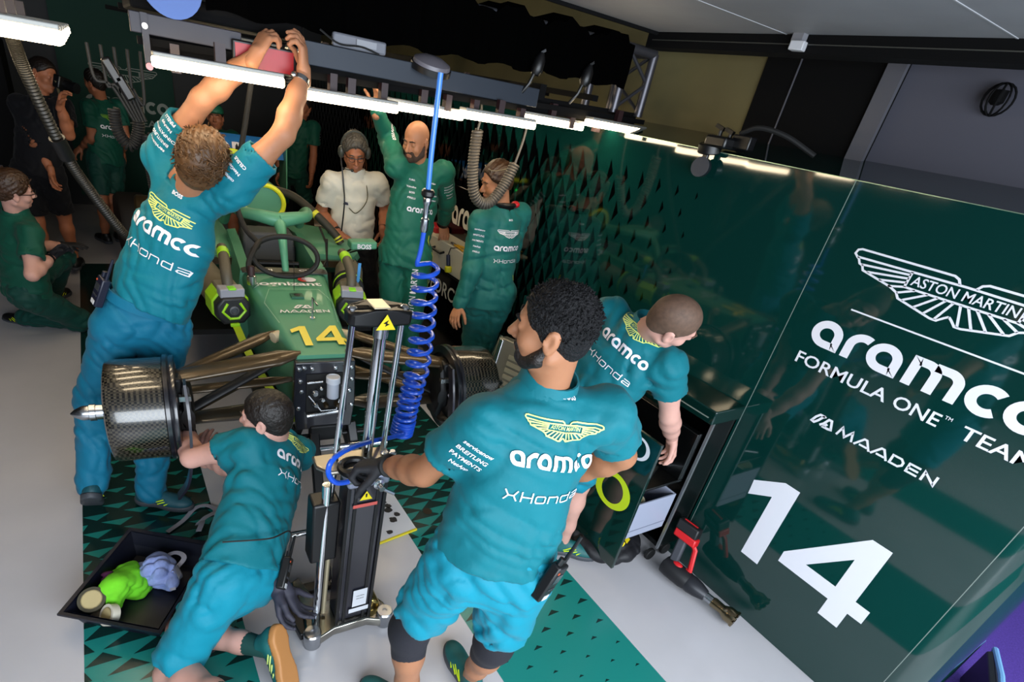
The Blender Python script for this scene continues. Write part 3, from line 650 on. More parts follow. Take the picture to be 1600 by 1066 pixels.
def shoe(root, ank, toe, knee, m=None, ms=None, acc=None, seed=0, scale=1., name='shoe'):
    ank,toe,knee = map(lambda q: np.asarray(q,float),(ank,toe,knee)); d = nrm(toe-ank); sh = nrm(knee-ank); side = nrm(np.cross(d,sh))
    if np.linalg.norm(np.cross(d,sh)) < .15: side = nrm(np.cross(d,[0,0,1]))
    a = math.radians(19); f = d*math.cos(a)+np.cross(side,d)*math.sin(a); f = nrm(f)
    if ank[2] < .14 and toe[2] < .06: f = nrm([d[0],d[1],0]); side = nrm(np.cross(f,[0,0,1]))
    u = nrm(np.cross(side,f)); B = np.stack([side,f,u]); o = ank-u*.078*scale; P = lambda x,y,z: o+(side*x+f*y+u*z)*scale; k = scale
    def clip(lo,hi):
        def post(F,X,Y,Z):
            h = (X-o[0])*u[0]+(Y-o[1])*u[1]+(Z-o[2])*u[2]; return np.maximum(F, np.maximum(lo*k-h,h-hi*k))
        return post
    S = SDF(); S.ell(P(0,-.035,.042),(.037*k,.052*k,.048*k),B,.02); S.cone(P(0,-.03,.045),P(0,.09,.038),.038*k,.037*k,.02); S.ell(P(0,.135,.034),(.046*k,.078*k,.036*k),B,.03); S.cone(P(0,-.015,.06),P(0,-.018,.098),.042*k,.040*k,.02); S.cone(P(0,.02,.07),P(0,.08,.055),.026*k,.024*k,.02)
    V,F = S.mesh(.006,clip(.020,.112)); t = link(name,V,F,m or M_shoe,root,keep=(root.name,'shoe',seed))
    S = SDF(); S.ell(P(0,-.035,.02),(.042*k,.060*k,.06*k),B,.02); S.cone(P(0,-.03,.02),P(0,.1,.02),.041*k,.041*k,.02); S.ell(P(0,.135,.02),(.051*k,.086*k,.06*k),B,.03)
    V,F = S.mesh(.006,clip(.0,.030)); link('sole',V,F,ms or M_soleg,t)
    if acc:
        mb = MB()
        for q in range(4):
            for s in (-1,1): mb.tube([P(s*(.036+.004*q),-.02+.035*q,.036),P(s*(.040),.02+.03*q,.050),P(s*.034,.05+.03*q,.066-.004*q)],[.003*k]*3,5)
        mb.build('shoe_stripe',acc,t)
    return t
def person(key, label, loc=None, top='polo', bottom='shorts', skin=SKIN, hair=None, hands=None, spec=None, headf=None, group=None, S=1., hres=.0055, res=.011):
    """one person: continuous body + clothes, hair and shoes as parts"""
    J = {k:np.array(v,float) for k,v in SKEL[key].items()}; sp = spec or {}
    g = sp.get('foot') or [(J['al'][0]+J['ar'][0])/2,(J['al'][1]+J['ar'][1])/2,0]
    root = empty('person', tuple(map(float,g)), label, 'person', group); N = root.name
    pel,nk = J['pelvis'],J['neck']; up = nrm(nk-pel); T = basis(up, J['sr']-J['sl']); HB = basis(up, J['hr']-J['hl'])
    ch = pel+(nk-pel)*.68; wa = pel+(nk-pel)*.34; r,f,u = T; hr_,hf_,hu_ = HB
    sc = S
    # ---- skin: torso, arms, legs in one surface
    A = SDF(); A.ell(ch,(.150*sc,.102*sc,.19*sc),T,.05); A.ell(wa,(.130*sc,.094*sc,.17*sc),T,.06); A.ell(pel,(.148*sc,.108*sc,.13*sc),HB,.05)
    nd_ = nrm(J['head']-nk); A.cone(nk-u*.04-f*.005,nk+nd_*.06,.060*sc,.055*sc,.04)
    for s in 'lr':
        A.cone(nk-u*.07*sc,J['s'+s]-u*.01,.062*sc,.058*sc,.05); A.chain([J['s'+s],J['s'+s]*.5+J['e'+s]*.5,J['e'+s]],[.056*sc,.049*sc,.041*sc],.03)
        d = J['w'+s]-J['e'+s]; A.chain([J['e'+s],J['e'+s]+d*.28,J['e'+s]+d*.65,J['w'+s]],[.041*sc,.045*sc,.036*sc,.0265*sc],.025)
        A.chain([J['h'+s],J['h'+s]*.45+J['k'+s]*.55,J['k'+s]],[.088*sc,.074*sc,.056*sc],.04)
        d = J['a'+s]-J['k'+s]; back = nrm(np.cross(d, r)); back = back if back@f < 0 else -back
        A.chain([J['k'+s],J['k'+s]+d*.3,J['k'+s]+d*.7,J['a'+s]],[.055*sc,.055*sc,.043*sc,.035*sc],.03); A.ell(J['k'+s]+d*.30+back*.018,(.044,.044,.10),basis(-d,r),.03)
    parts = [A.mesh(res)]
    # ---- head
    hc = J['head']; hup = nrm(hc-nk)
    if headf is None: hd = f
    else: hd = nrm(headf)
    HU = sp.get('headup'); hup = nrm(HU) if HU is not None else nrm(hup+.6*u)
    hf = nrm(hd-hup*(hd@hup)) if HU is None else hd
    if HU is not None: hup = nrm(hup-hf*(hup@hf))
    B = np.stack([np.cross(hf,hup),hf,hup]); k = sp.get('hk',1.)
    parts.append(head_sdf(hc,B,nk-u*.02,k,sp.get('jaw',1.)).mesh(hres)); HP = lambda x,y,z: hc+(B[0]*x+B[1]*y+B[2]*z)*k
    # ---- hands
    gl = []
    for s,sd in (('l',-1),('r',1)):
        h = (hands or {}).get(s, {}); d = J['m'+s]-J['w'+s]; pn = h.get('n'); 
        if pn is None: pn = -np.cross(nrm(d), f)*sd if abs(nrm(d)@f) < .9 else -u
        mm = J['w'+s]+nrm(h.get('d', d))
        q = hand_sdf(J['w'+s], mm, pn, sd, h.get('curl',28), h.get('spread',5), h.get('thumb',30), h.get('k',1.03)*sc, h.get('curls')).mesh(h.get('res',.0042),pad=.012)
        if h.get('glove'): gl.append((q,h))
        else: parts.append(q)
    V,F = join(parts); body = link('body',V,F,skin,root,keep=(N,'body'))
    for q,h in gl: link('glove',q[0],q[1],h.get('gm',M_glove),root)
    # ---- face bits
    if sp.get('face',True):
        for s in (-1,1):
            mb = MB(); mb.ball(HP(s*.032,.0745,.0015),.0132*k,10); mb.mi = 1; mb.ball(HP(s*.032,.0838,.0005),.0055*k,8)
            if sp.get('eyes',True): mb.build('eye',[M_eye,M_iris],root)
            mb = MB(); mb.tube([HP(s*.014,.094,.021),HP(s*.032,.094,.027),HP(s*.050,.081,.020)],[.004*k,.0045*k,.002*k],6); mb.build('eyebrow',sp.get('browm',hair or M_hairdark),root)
        mb = MB(); mb.ball(HP(0,.0885,-.066),(.021*k,.009*k,.0042*k),10,*B); mb.ball(HP(0,.0865,-.0755),(.019*k,.009*k,.005*k),10,*B); mb.build('lips',M_lip,root)
    if sp.get('beard'):
        m,th = sp['beard']; Q = SDF(); Q.ell(HP(0,.038,-.084),(.050*k,(.047+th)*k,(.036+th)*k),B,.02); Q.ball(HP(0,.072,-.103),(.018+th)*k,.02)
        for s in (-1,1): Q.cone(HP(s*.064,.0,-.03),HP(s*.058,.02,-.07),.012*k,.018*k,.02); Q.cone(HP(s*.058,.02,-.07),HP(s*.03,.055,-.1),.017*k,.017*k,.02); Q.cone(HP(s*.026,.082,-.05),HP(s*.03,.07,-.085),.010*k,.012*k,.01)
        Q.cone(HP(-.022,.086,-.053),HP(.022,.086,-.053),.0085*k,.0085*k,.008)
        for z in (-.070,): Q.ell(HP(0,.096,z),(.020*k,.014*k,.010*k),B,.004,'-')
        V,F = Q.mesh(.005); link('beard',V,F,m,root)
    if hair is not None:
        st = sp.get('hair',{}); Q,post = hair_sdf(hc,B,k,st.get('thick',.008),st.get('seed',3),st.get('top',0),st.get('rough',.003),st.get('slope',.72),st.get('low',-.005))
        ph = [Q.mesh(.006,post)]
        if st.get('locks'): n,Lg,fl = st['locks'][:3]; ph.append(locks(hc,B,k,n,Lg,st.get('thick',.008),fl,st.get('seed',3),*st['locks'][3:]))
        V,F = join(ph); link('hair',V,F,hair,root)
    # ---- top
    tm = sp.get('topm',C_TEAL); seed = sp.get('seed',hash(key)%97 if False else sum(map(ord,key))); t = .013
    Q = SDF(); hem = sp.get('hem',.06); suit = (top == 'suit')
    Q.ell(ch,((.152+t)*sc,(.104+t)*sc,.185*sc),T,.05); Q.tap(ch,pel-u*.10,((.147+t)*sc,(.102+t)*sc),((.173+t)*sc,(.135+t)*sc) if not suit else ((.166+t)*sc,(.122+t)*sc),T,.05); Q.ell(wa,((.136+t)*sc,(.100+t)*sc,.17*sc),T,.06)
    Q.cone(nk-u*.06,nk-u*.0-f*.005,.084*sc,.074*sc,.03)
    sl = sp.get('sleeve',.62 if top in ('polo','shirt') else 1.0)
    for s in 'lr':
        Q.cone(nk-u*.072*sc,J['s'+s]-u*.010,.077*sc,.070*sc,.05)
        if sl < 1: Q.cone(J['s'+s],J['s'+s]+(J['e'+s]-J['s'+s])*(sl+.05),.073*sc,.071*sc,.03)
        else:
            Q.chain([J['s'+s],J['e'+s]],[.073*sc,.060*sc],.03); Q.cone(J['e'+s],J['e'+s]+(J['w'+s]-J['e'+s])*.93,.060*sc,.044*sc,.03)
    fo = Folds(seed, sp.get('fold',.0058), sp.get('fwl',(.05,.13)), 6, u*.8+r*.45)
    col_c = nk+u*sp.get('collar',.028)+f*-.004
    def post(F,X,Y,Z):
        F = F+fo(X,Y,Z)
        h = (X-pel[0])*u[0]+(Y-pel[1])*u[1]+(Z-pel[2])*u[2]
        if not suit: F = np.maximum(F, -h-hem+.010*np.sin(X*23+Y*19))
        cn = u+f*-.30; cd = (X-col_c[0])*cn[0]+(Y-col_c[1])*cn[1]+(Z-col_c[2])*cn[2]
        ch_ = (X-nk[0])*u[0]+(Y-nk[1])*u[1]+(Z-nk[2])*u[2]; cr = np.sqrt(np.maximum((X-nk[0])**2+(Y-nk[1])**2+(Z-nk[2])**2-ch_**2,0))
        F = np.where(cr < .094*sc, np.maximum(F,cd), F)
        if sl < 1:
            for s in 'lr':
                a = J['s'+s]; d = nrm(J['e'+s]-a); L = np.linalg.norm(J['e'+s]-a); q = (X-a[0])*d[0]+(Y-a[1])*d[1]+(Z-a[2])*d[2]
                rad = np.sqrt(np.maximum((X-a[0])**2+(Y-a[1])**2+(Z-a[2])**2-q*q,0)); o_ = 'r' if s == 'l' else 'l'
                near = (rad < .085*sc) & (q < L*1.2) & (Q.dist(('c',a,J['e'+s],0,0,0,0),X,Y,Z) < Q.dist(('c',J['s'+o_],J['e'+o_],0,0,0,0),X,Y,Z))
                F = np.where(near & (q > L*.3), np.maximum(F,q-L*sl), F)
                F = np.where(near & (q > L*(sl-.16)), np.maximum(F,(.060*sc-rad)), F)
        return F
    if suit:
        Q.ell(pel,(.172*sc,.128*sc,.14*sc),HB,.04)
        for s in 'lr': Q.cone(J['h'+s],J['k'+s],.102*sc,.080*sc,.04); Q.cone(J['k'+s],J['a'+s]+(J['k'+s]-J['a'+s])*.08,.078*sc,.064*sc,.04)
    V,F = Q.mesh(res*.8,post); shirt = link({'polo':'polo_shirt','shirt':'shirt','suit':'race_suit'}[top],V,F,tm,root,keep=(N,'top'))
    # collar
    if top != 'suit' or True:
        mb = MB(); ring = lambda h,rr,n=20: [nk+u*h-f*.004+rr*sc*(r*math.cos(a)*1.02+f*math.sin(a)) + f*(-.30*0) + u*(.30*rr*math.sin(a)*sc) for a in np.linspace(0,2*math.pi,n+1)[:-1]]
        c0 = sp.get('collar',.028); mb.loft([ring(c0-.05,.090),ring(c0-.02,.083),ring(c0+.020,.075),ring(c0+.020,.070),ring(c0-.012,.072)],caps=False); mb.build('collar',sp.get('collarm',tm),shirt)
    # ---- bottom
    if bottom and not suit:
        bm = sp.get('botm',C_TEALS); Q = SDF(); Q.ell(pel-hu_*.01,(.158*sc,.119*sc,.135*sc),HB,.04); ext = {'shorts':.86,'trousers':1.}[bottom]; ext = sp.get('leglen',ext)
        Q.tap(pel+hu_*.10,pel-hu_*.03,(.146*sc,.106*sc),(.156*sc,.116*sc),HB,.03)
        for s in 'lr':
            if bottom == 'shorts': Q.cone(J['h'+s],J['h'+s]+(J['k'+s]-J['h'+s])*(ext+.05),.102*sc,.091*sc,.04)
            else: Q.cone(J['h'+s],J['k'+s],.104*sc,.080*sc,.04); Q.cone(J['k'+s],J['a'+s]+(J['k'+s]-J['a'+s])*.02,.080*sc,.066*sc,.05)
        fo2 = Folds(seed+5, sp.get('fold2',.0070), (.05,.12), 6, hu_*.7+hr_*.5)
        def post2(F,X,Y,Z):
            F = F+fo2(X,Y,Z); h = (X-pel[0])*hu_[0]+(Y-pel[1])*hu_[1]+(Z-pel[2])*hu_[2]; F = np.maximum(F,h-.115)
            if bottom == 'shorts':
                for s in 'lr':
                    a = J['h'+s]; d = nrm(J['k'+s]-a); L = np.linalg.norm(J['k'+s]-a); q = (X-a[0])*d[0]+(Y-a[1])*d[1]+(Z-a[2])*d[2]
                    rad = np.sqrt(np.maximum((X-a[0])**2+(Y-a[1])**2+(Z-a[2])**2-q*q,0)); near = rad < .14
                    F = np.where(near & (q > L*.45), np.maximum(F,q-L*ext), F); F = np.where(near & (q > L*(ext-.12)), np.maximum(F,.077*sc-rad), F)
            return F
        V,F = Q.mesh(res*.8,post2); bt = link(bottom,V,F,bm,root,keep=(N,'bottom'))
        if sp.get('belt'):
            mb = MB(); rg = lambda h,e: [pel+hu_*h+hr_*(.165+e)*sc*math.cos(a)+hf_*(.119+e)*sc*math.sin(a) for a in np.linspace(0,2*math.pi,33)[:-1]]
            mb.loft([rg(.062,.006),rg(.064,.010),rg(.105,.008),rg(.107,.002)],caps=False); mb.build('waistband',bm,bt)
    # ---- shoes, socks, sleeves
    for s in 'lr':
        if not sp.get('shoes',True): break
        shoe(root,J['a'+s],J['t'+s],J['k'+s],sp.get('shoem'),sp.get('solem'),sp.get('acc'),seed=s)
        if sp.get('socks'):
            d = J['k'+s]-J['a'+s]; mb = MB(); mb.tube([J['a'+s]-d*.02,J['a'+s]+d*.13,J['a'+s]+d*.27],[.040*sc,.041*sc,.046*sc],18); mb.build('sock',sp['socks'],root)
        if sp.get('knees') and s in sp['knees']:
            a,b,c = J['h'+s],J['k'+s],J['a'+s]; S2 = SDF(); S2.cone(b+(a-b)*.38,b,.076*sc,.070*sc,.03); S2.cone(b,b+(c-b)*.28,.070*sc,.064*sc,.03); S2.ball(b+f*.025,.055*sc,.03)
            V,F = S2.mesh(.008); link('knee_sleeve',V,F,M_knee,root)
    return dict(root=root,J=J,T=T,HB=HB,B=B,HP=HP,N=N,shirt=shirt,up=u,f=f,r=r,pel=pel,nk=nk,ch=ch,k=k,body=body)
def back_prints(p, mw=M_white, mb_=M_volt, k=1., dz=0., dx=0., boss=True, zs=(.062,.145,.255,.335), tilt=0.):
    """wings, main sponsor and engine partner across the back of a polo"""
    u,r,f = p['up'],p['r'],p['f']; U = nrm(r-u*math.tan(math.radians(tilt))); Vv = nrm(u+r*math.tan(math.radians(tilt))); o = p['nk']-f*.12; key = (p['N'],'top'); par = p['shirt']
    at = lambda z: o-Vv*z+U*dx+Vv*dz
    S_,w_ = wing_strokes(); V,F = strokes(S_,.03,.12); decal('winged_badge',key,([(x*.115*k,y*.125*k) for x,y in V],F),at(zs[1]),U,Vv,mb_,par)
    decal('lettering',key,text2d('ASTON MARTIN',.0115*k,.01,anchor='c',width=.088*k,grid=.03),at(zs[1]-.0045*k),U,Vv,mb_,par)
    decal('lettering',key,fit_word(word_aramco(),.265*k,0,0,'c'),at(zs[2]),U,Vv,mw,par)
    S_,w_,adv = word_honda(); V,F = strokes(S_,.12); kx = .245*k/adv; decal('lettering',key,([(x*kx-.1225*k,y*.031*k) for x,y in V],F),at(zs[3]),U,Vv,mw,par)
    if boss: decal('lettering',key,text2d('BOSS',.013*k,.03,anchor='c',grid=.03),at(zs[0]),U,Vv,mw,par)
def side_prints(p, s, words, m=M_white, start=.12, step=.028, h=.011, side=1):
    """rows of small sponsor names round a sleeve"""
    a = p['J']['s'+s]; e = p['J']['e'+s]; d = nrm(e-a); out = nrm(np.cross(d,np.cross(p['up'] if side else p['f'],d)))
    out = -p['f'] if side == 2 else out; U = nrm(np.cross(d,out)); 
    for i,wd in enumerate(words):
        decal('lettering',(p['N'],'top'),text2d(wd,h,.02,anchor='c',grid=.03),a+d*(start+i*step-.02),U,-d,m,p['shirt'],reach=.3) if False else decal('lettering',(p['N'],'top'),text2d(wd,h,.02,anchor='c',grid=.03),a+d*(.06+i*step)+out*.08,-U if side == 2 else U,np.cross(out,-U if side == 2 else U),m,p['shirt'],reach=.3)
flow_back = lambda q: (q[0]*3,-.6,.2 if q[2] < .06 else -.2)
# 1 the man reaching up to the gantry
p = person('p1','person in blue trousers reaching both arms up to the light gantry',bottom='trousers',hair=mat('hair_light_brown','#5a3d22',.5,noise=(25,.4)),headf=(.45,.75,.55),S=1.02,
  hands=dict(l=dict(curls=[30,38,42,45],n=(.6,.3,-.5),d=(.5,.2,.75),thumb=35),r=dict(curls=[22,35,42,45],n=(-.8,.4,-.2),d=(0,.1,1),thumb=35)),
  spec=dict(botm=C_BLUE,topm=cloth('polo_teal_shaded','#086f80'),belt=True,hair=dict(thick=.016,top=.008,rough=.005,seed=4,low=-.035,locks=(900,.042,lambda q:(q[0]*3+.35,-.9-q[1]*2,.35),.0024)),seed=11,shoem=mat('shoe_dark_teal','#0d4550',.6),acc=M_lime,hem=-.085,fold2=.007))  # polo is a bluer copy of the team teal, shade put into its colour
P1 = p; back_prints(p,k=1.2,dz=.06,dx=.025,zs=(.08,.165,.27,.365))
for s in 'lr': side_prints(p,s,['servicenow','BREITLING','COINPAYMENTS','NetApp','PIRELLI'] if s == 'l' else ['coinbase','NexGen','CELSIUS'],step=.030 if s == 'l' else .036,h=.013,side=2)
mb = MB(); a = p['J']['wr']; d = nrm(p['J']['er']-a); mb.tube([a+d*.025,a+d*.045],[.031,.032],20); x = MB(); 
x.lathe([(.031,0),(.0335,.002),(.0335,.018),(.031,.02)],a+d*.022,d,20); x.ball(a+d*.032+nrm(np.cross(d,[0,-1,0]))*.033,(.014,.014,.014),10); x.build('wristwatch',M_steel,p['root'])
# 2 the man under the suspension
p = person('p2','person in teal shorts kneeling with an arm behind the left brake drum',hair=M_hairdark,skin=SKIN_P,headf=(-.75,.55,-.45),
  hands=dict(l=dict(curl=35,n=(-1,0,-.3),d=(-.15,.9,.30)),r=dict(curl=30)),spec=dict(hair=dict(thick=.006,rough=.0015,low=-.02),belt=True,socks=mat('sock_green','#0d3f3a',.8),solem=M_sole,acc=M_volt,seed=23,hem=-.02,sleeve=.5))
P2 = p; back_prints(p,k=1.0,dx=.03,dz=.12)
# 3 the man holding the jack
p = person('p3','person with black hair in teal polo, shorts and black knee sleeves gripping the chrome jack',hair=M_hairblack,skin=skinmat('skin_brown','#9c6a4c'),headf=(-.64,.74,-.14),
  hands=dict(l=dict(curl=62,n=(0,-.25,-1),d=(-.75,.55,-.25),glove=True,k=1.12,thumb=50),r=dict(curl=30)),spec=dict(hk=.94,hair=dict(thick=.002,top=.002,rough=.0010,seed=6,low=-.025,locks=(1700,.013,lambda q:(q[0]*2,-.2+q[1]*2,.4),.0019)),beard=(M_hairdark,.001),belt=True,knees='lr',acc=M_lime,seed=37,hem=-.015,browm=M_hairblack,sleeve=.6,leglen=.72))
P3 = p; back_prints(p,k=.95,dz=.075,dx=.035,zs=(.07,.145,.25,.35))
side_prints(p,'l',['servicenow','BREITLING','PAYMENTS','NetApp'],step=.030,h=.013,side=2)
# 4 the man leaning over the drawers
p = person('p4','person with shaved head in teal polo and shorts bending over the open drawer cabinet',hair=M_stubble,skin=SKIN_P,headf=(.75,-.25,-.45),
  hands=dict(l=dict(curl=30),r=dict(curl=35,n=(-.6,.2,.2),d=(.3,-.1,-1))),spec=dict(hair=dict(thick=.0015,rough=.0004),belt=True,acc=M_lime,seed=41,hem=-.02,sleeve=.5,browm=M_stubble))
P4 = p; back_prints(p,k=.98,dz=.13,dx=.02,zs=(.10,.145,.25,.34))
# 5 white shirt and headset
p = person('p5','person in white shirt and black trousers wearing a headset',top='shirt',bottom='trousers',hair=M_hairgrey,skin=SKIN_T,headf=(-.15,-.75,-.45),
  hands=dict(l=dict(curl=40,n=(-.7,0,0)),r=dict(curl=25,n=(0,0,-1))),spec=dict(topm=C_WHITE,botm=C_BLACK,hair=dict(thick=.012,top=.014,rough=.005,locks=(260,.03,lambda q:(q[0]*3,-.2,.8))),seed=52,shoem=M_shoeb,hem=-.02,sleeve=.66))
P5 = p
# 6 bald man in the race suit
p = person('p6','bald bearded person in green race suit with one arm raised',top='suit',bottom=None,skin=SKIN,headf=(-.75,-.45,-.18),S=1.03,
  hands=dict(l=dict(curl=25,n=(0,0,-1),d=(-.05,-.4,-.6)),r=dict(curl=20)),spec=dict(topm=C_SUIT,beard=(mat('beard_brown','#3a281d',.8),.002),browm=M_hairdark,seed=63,shoem=M_shoeb,fold=.005,sleeve=1.0))
P6 = p
# 7 the man in the teal race suit
p = person('p7','person in teal race suit seen from behind, sunglasses pushed up on short brown hair',top='suit',bottom=None,hair=M_hairbrown,skin=SKIN,headf=(-.95,.15,-.2),S=1.03,
  hands=dict(l=dict(curl=25),r=dict(curl=25)),spec=dict(topm=C_SUIT2,hair=dict(thick=.007,top=.008,rough=.003),seed=74,shoem=M_shoeb,fold=.006,sleeve=1.0,collarm=M_mblack))
P7 = p
# 8 kneeling at the left edge
p = person('p8','person in dark green polo and glasses kneeling by the left edge, pulling on black gloves',bottom='trousers',hair=M_hairbrown,skin=SKIN_P,headf=(.95,.25,-.1),
  hands=dict(l=dict(curl=12,spread=10,glove=True,k=1.1,n=(0,0,-1)),r=dict(curl=30,glove=True,k=1.1)),spec=dict(topm=C_DKPOLO,botm=C_DKGREEN,hair=dict(thick=.013,top=.01,rough=.004,locks=(200,.03,flow_back)),seed=85,shoem=M_shoeb,acc=M_lime,leglen=1.,knees='r'))
P8 = p
# 9-12 people further back
p = person('p9','person in dark green polo seen from behind before the lettered panel, head bowed',hair=M_hairdark,skin=SKIN_T,headf=(-.6,.6,-.45),res=.013,hres=.007,spec=dict(topm=C_DKPOLO,botm=C_DKGREEN,seed=96,shoem=M_shoeb,face=False))
P9 = p; back_prints(p,mb_=mat('logo_green','#7fb52c',.5),k=.9)
p = person('p10','person in black shirt and shorts raising a camera at the far left',hair=M_hairdark,skin=SKIN_T,headf=(.5,-.4,0),res=.013,hres=.007,spec=dict(topm=C_BLACK,botm=C_BLACK,seed=17,shoem=M_shoeb,face=False,hair=dict(thick=.012)))
P10 = p
p = person('p11','person in dark green polo standing behind the car with folded arms, face above the lights',hair=M_hairdark,skin=SKIN_T,res=.013,hres=.007,spec=dict(topm=C_DKPOLO,botm=C_DKGREEN,seed=28,shoem=M_shoeb))
P11 = p; side_prints(p,'l',['aramco','HONDA','PUMA'],step=.03,h=.014,side=1)
p = person('p12','person in green cap half hidden behind the rear wing',hair=M_hairdark,skin=SKIN_T,res=.013,hres=.007,spec=dict(topm=C_DKPOLO,botm=C_DKGREEN,seed=39,shoem=M_shoeb))
P12 = p
# ------------------------------------------------------------------ the racing car on its stand
CK = .93; CO = (.85*CK,2.55*CK,CAMZ*(1-CK)); CYAW = math.radians(-5)
_r = np.array([math.cos(CYAW),math.sin(CYAW),0]); _d = np.array([-math.sin(CYAW),math.cos(CYAW),0])
def cw(x,y,z): return np.array(CO)+(_r*x+_d*y+np.array([0,0,z]))*CK
M_car = mat('car_green','#4f9072',.45,metal=.1,coat=.1,spec=.45); M_carbon = carbon('carbon_black',scale=240); M_carbm = mat('carbon_matt','#0b0b0e',.5,spec=.4,noise=(30,.3))
M_bronze = mat('carbon_bronze','#4a3c28',.33,metal=.45,coat=.3,noise=(9,.25)); M_yel = mat('number_yellow','#ead94a',.4); M_limeg = mat('lime_green','#9ad322',.4); M_drum = carbon('drum_carbon','#0a0908','#3d382e',95,.22,.7)
car = empty('racing_car',CO,'green open-wheel racing car without wheels or nose, numbered 14','car',rotz=CYAW); car.scale = (CK,CK,CK)
def sec(y, w, zt, zb, wb=None, rr=.05, n=5, crown=.0):
    wb = w if wb is None else wb; P = []
    for k in range(n+1):
        a = math.pi/2*k/n; P.append((w-rr+rr*math.cos(a), y, zt-rr+rr*math.sin(a)))
    P = P+[(0,y,zt+crown)]+[(-x,yy,z) for x,yy,z in P[::-1]]
    P = [(wb-.02,y,zb),(wb,y,zb+.03)]+[(x,yy,z) for x,yy,z in P]+[(-wb,y,zb+.03),(-wb+.02,y,zb)]
    return P
mb = MB(); S_ = [(-.0,.150,.885,.47,.135,.035),(.3,.185,.90,.45,.165,.045),(.6,.215,.915,.42,.19,.055),(.9,.245,.935,.40,.215,.06),(1.16,.272,.952,.38,.24,.06)]
mb.loft([sec(y,w,zt,zb,wb,rr) for y,w,zt,zb,wb,rr in S_]); tub = mb.build('chassis',[M_car],car,world=False,sharp=50)
V,F = [tuple(cw(*v)) for v in mb.v], mb.f; SURF['tub'] = (np.array(V),F)
# cockpit rim, inside of the cockpit, headrest
mb = MB(); mb.loft([[(x*1.0,y,z) for x,y,z in ((-.272,1.10,.954),(-.26,1.10,.962),(.26,1.10,.962),(.272,1.10,.954))],[(-.28,1.19,.956),(-.25,1.19,.966),(.25,1.19,.966),(.28,1.19,.956)]],caps=True); mb.build('cockpit_cowl',mat('cowl_brown','#2b2620',.4,coat=.3),car,world=False)
mb = MB()
for s in (-1,1): mb.loft([[(s*.28,y,.955+.03*min(1,(y-1.16)/.5)),(s*.22,y,.965+.03*min(1,(y-1.16)/.5)),(s*.20,y,.60),(s*.30,y,.40),(s*.31,y,.75)] for y in (1.16,1.4,1.7,2.05)])
mb.build('cockpit_side',M_car,car,world=False)
mb = MB(); mb.box2((-.21,1.16,.45),(.21,2.05,.50)); mb.box2((-.21,1.95,.5),(.21,2.05,.9)); mb.build('cockpit_tub',M_carbm,car,world=False)
mb = MB(); mb.loft([[(x,y,z) for x,z in ((-.2,.80),(-.18,1.02),(.18,1.02),(.2,.80))] for y in (1.86,2.08)]); mb.build('headrest',mat('headrest_grey','#4c4d50',.7),car,world=False,bevel=.02)
mb = MB(); mb.tube(arc3 if False else [(-.14,1.42,.86),(-.13,1.40,.93),(.13,1.40,.93),(.14,1.42,.86),(.06,1.43,.83),(-.06,1.43,.83)],.017,8,True); mb.box((0,1.43,.885),(.2,.03,.07)); mb.build('steering_wheel',M_carbm,car,world=False)
# halo
halo_mb = MB(); C_ = catmull([(0,1.13,.94),(0,1.19,1.05),(0,1.28,1.17),(0,1.37,1.225)],6)
halo_mb.tube(C_,[.022+.026*(i/len(C_))**2 for i in range(len(C_))],14)
for s in (-1,1):
    C_ = catmull([(0,1.37,1.23),(s*.11,1.40,1.245),(s*.205,1.50,1.24),(s*.255,1.75,1.215),(s*.275,2.02,1.13),(s*.285,2.2,1.02)],6); halo_mb.tube(C_,[.050-.012*min(1,i/9) for i in range(len(C_))],14)
halo = halo_mb.build('halo',M_car,car,world=False,sharp=60)
SURF['halo'] = (np.array([cw(*v) for v in halo_mb.v]), halo_mb.f)
mb = MB(); mb.tube([(.32,1.32,.94),(.315,1.36,1.1),(.30,1.5,1.17)],.008,6); mb.tube([(.27,1.25,.95),(.31,1.3,1.0),(.325,1.38,1.12)],.008,6); mb.build('wind_deflector',M_carbm,car,world=False)
# sidepods, mirrors
for s in (-1,1):
    mb = MB(); mb.loft([[(s*.27,y,zt-.01),(s*(w*.6),y,zt+.005),(s*w,y,zt-.02),(s*(w+.02),y,zt-.06),(s*(w-.02),y,zb+.03),(s*.27,y,zb)] for y,w,zt,zb in ((1.66,.60,.93,.86),(1.74,.66,.955,.82),(2.2,.70,.94,.60),(2.9,.62,.86,.50),(3.5,.35,.70,.45))]); mb.build('sidepod',M_car,car,world=False,sharp=50)
    mb = MB(); mb.loft([[(s*.29,y,z),(s*.60,y,z),(s*.62,y,z-.05),(s*.29,y,z-.05)] for y,z in ((1.60,.90),(1.72,.885))]); mb.build('inlet_lip',M_bronze,car,world=False)
    mb = MB(); mb.loft([[(s*(.52+.20*(k%2)),y,z) for k,z in ((0,1.03+dz),(1,1.045+dz),(3,1.10),(2,1.09))] for y,dz in ((1.44,0),(1.56,.006))]); mir = mb.build('mirror',M_car,car,world=False,bevel=.012)
    mb = MB(); mb.tube([(s*.55,1.5,1.03),(s*.48,1.6,.95)],.008,6); mb.tube([(s*.66,1.5,1.04),(s*.58,1.68,.95)],.007,6); mb.build('mirror_stay',M_carbm,mir,world=False)
v,f = text2d('BOSS',.034,.03,anchor='c'); link('lettering',[cw(.62+x,1.4375,1.047+y) for x,y in v],f,M_white,car,smooth=False)
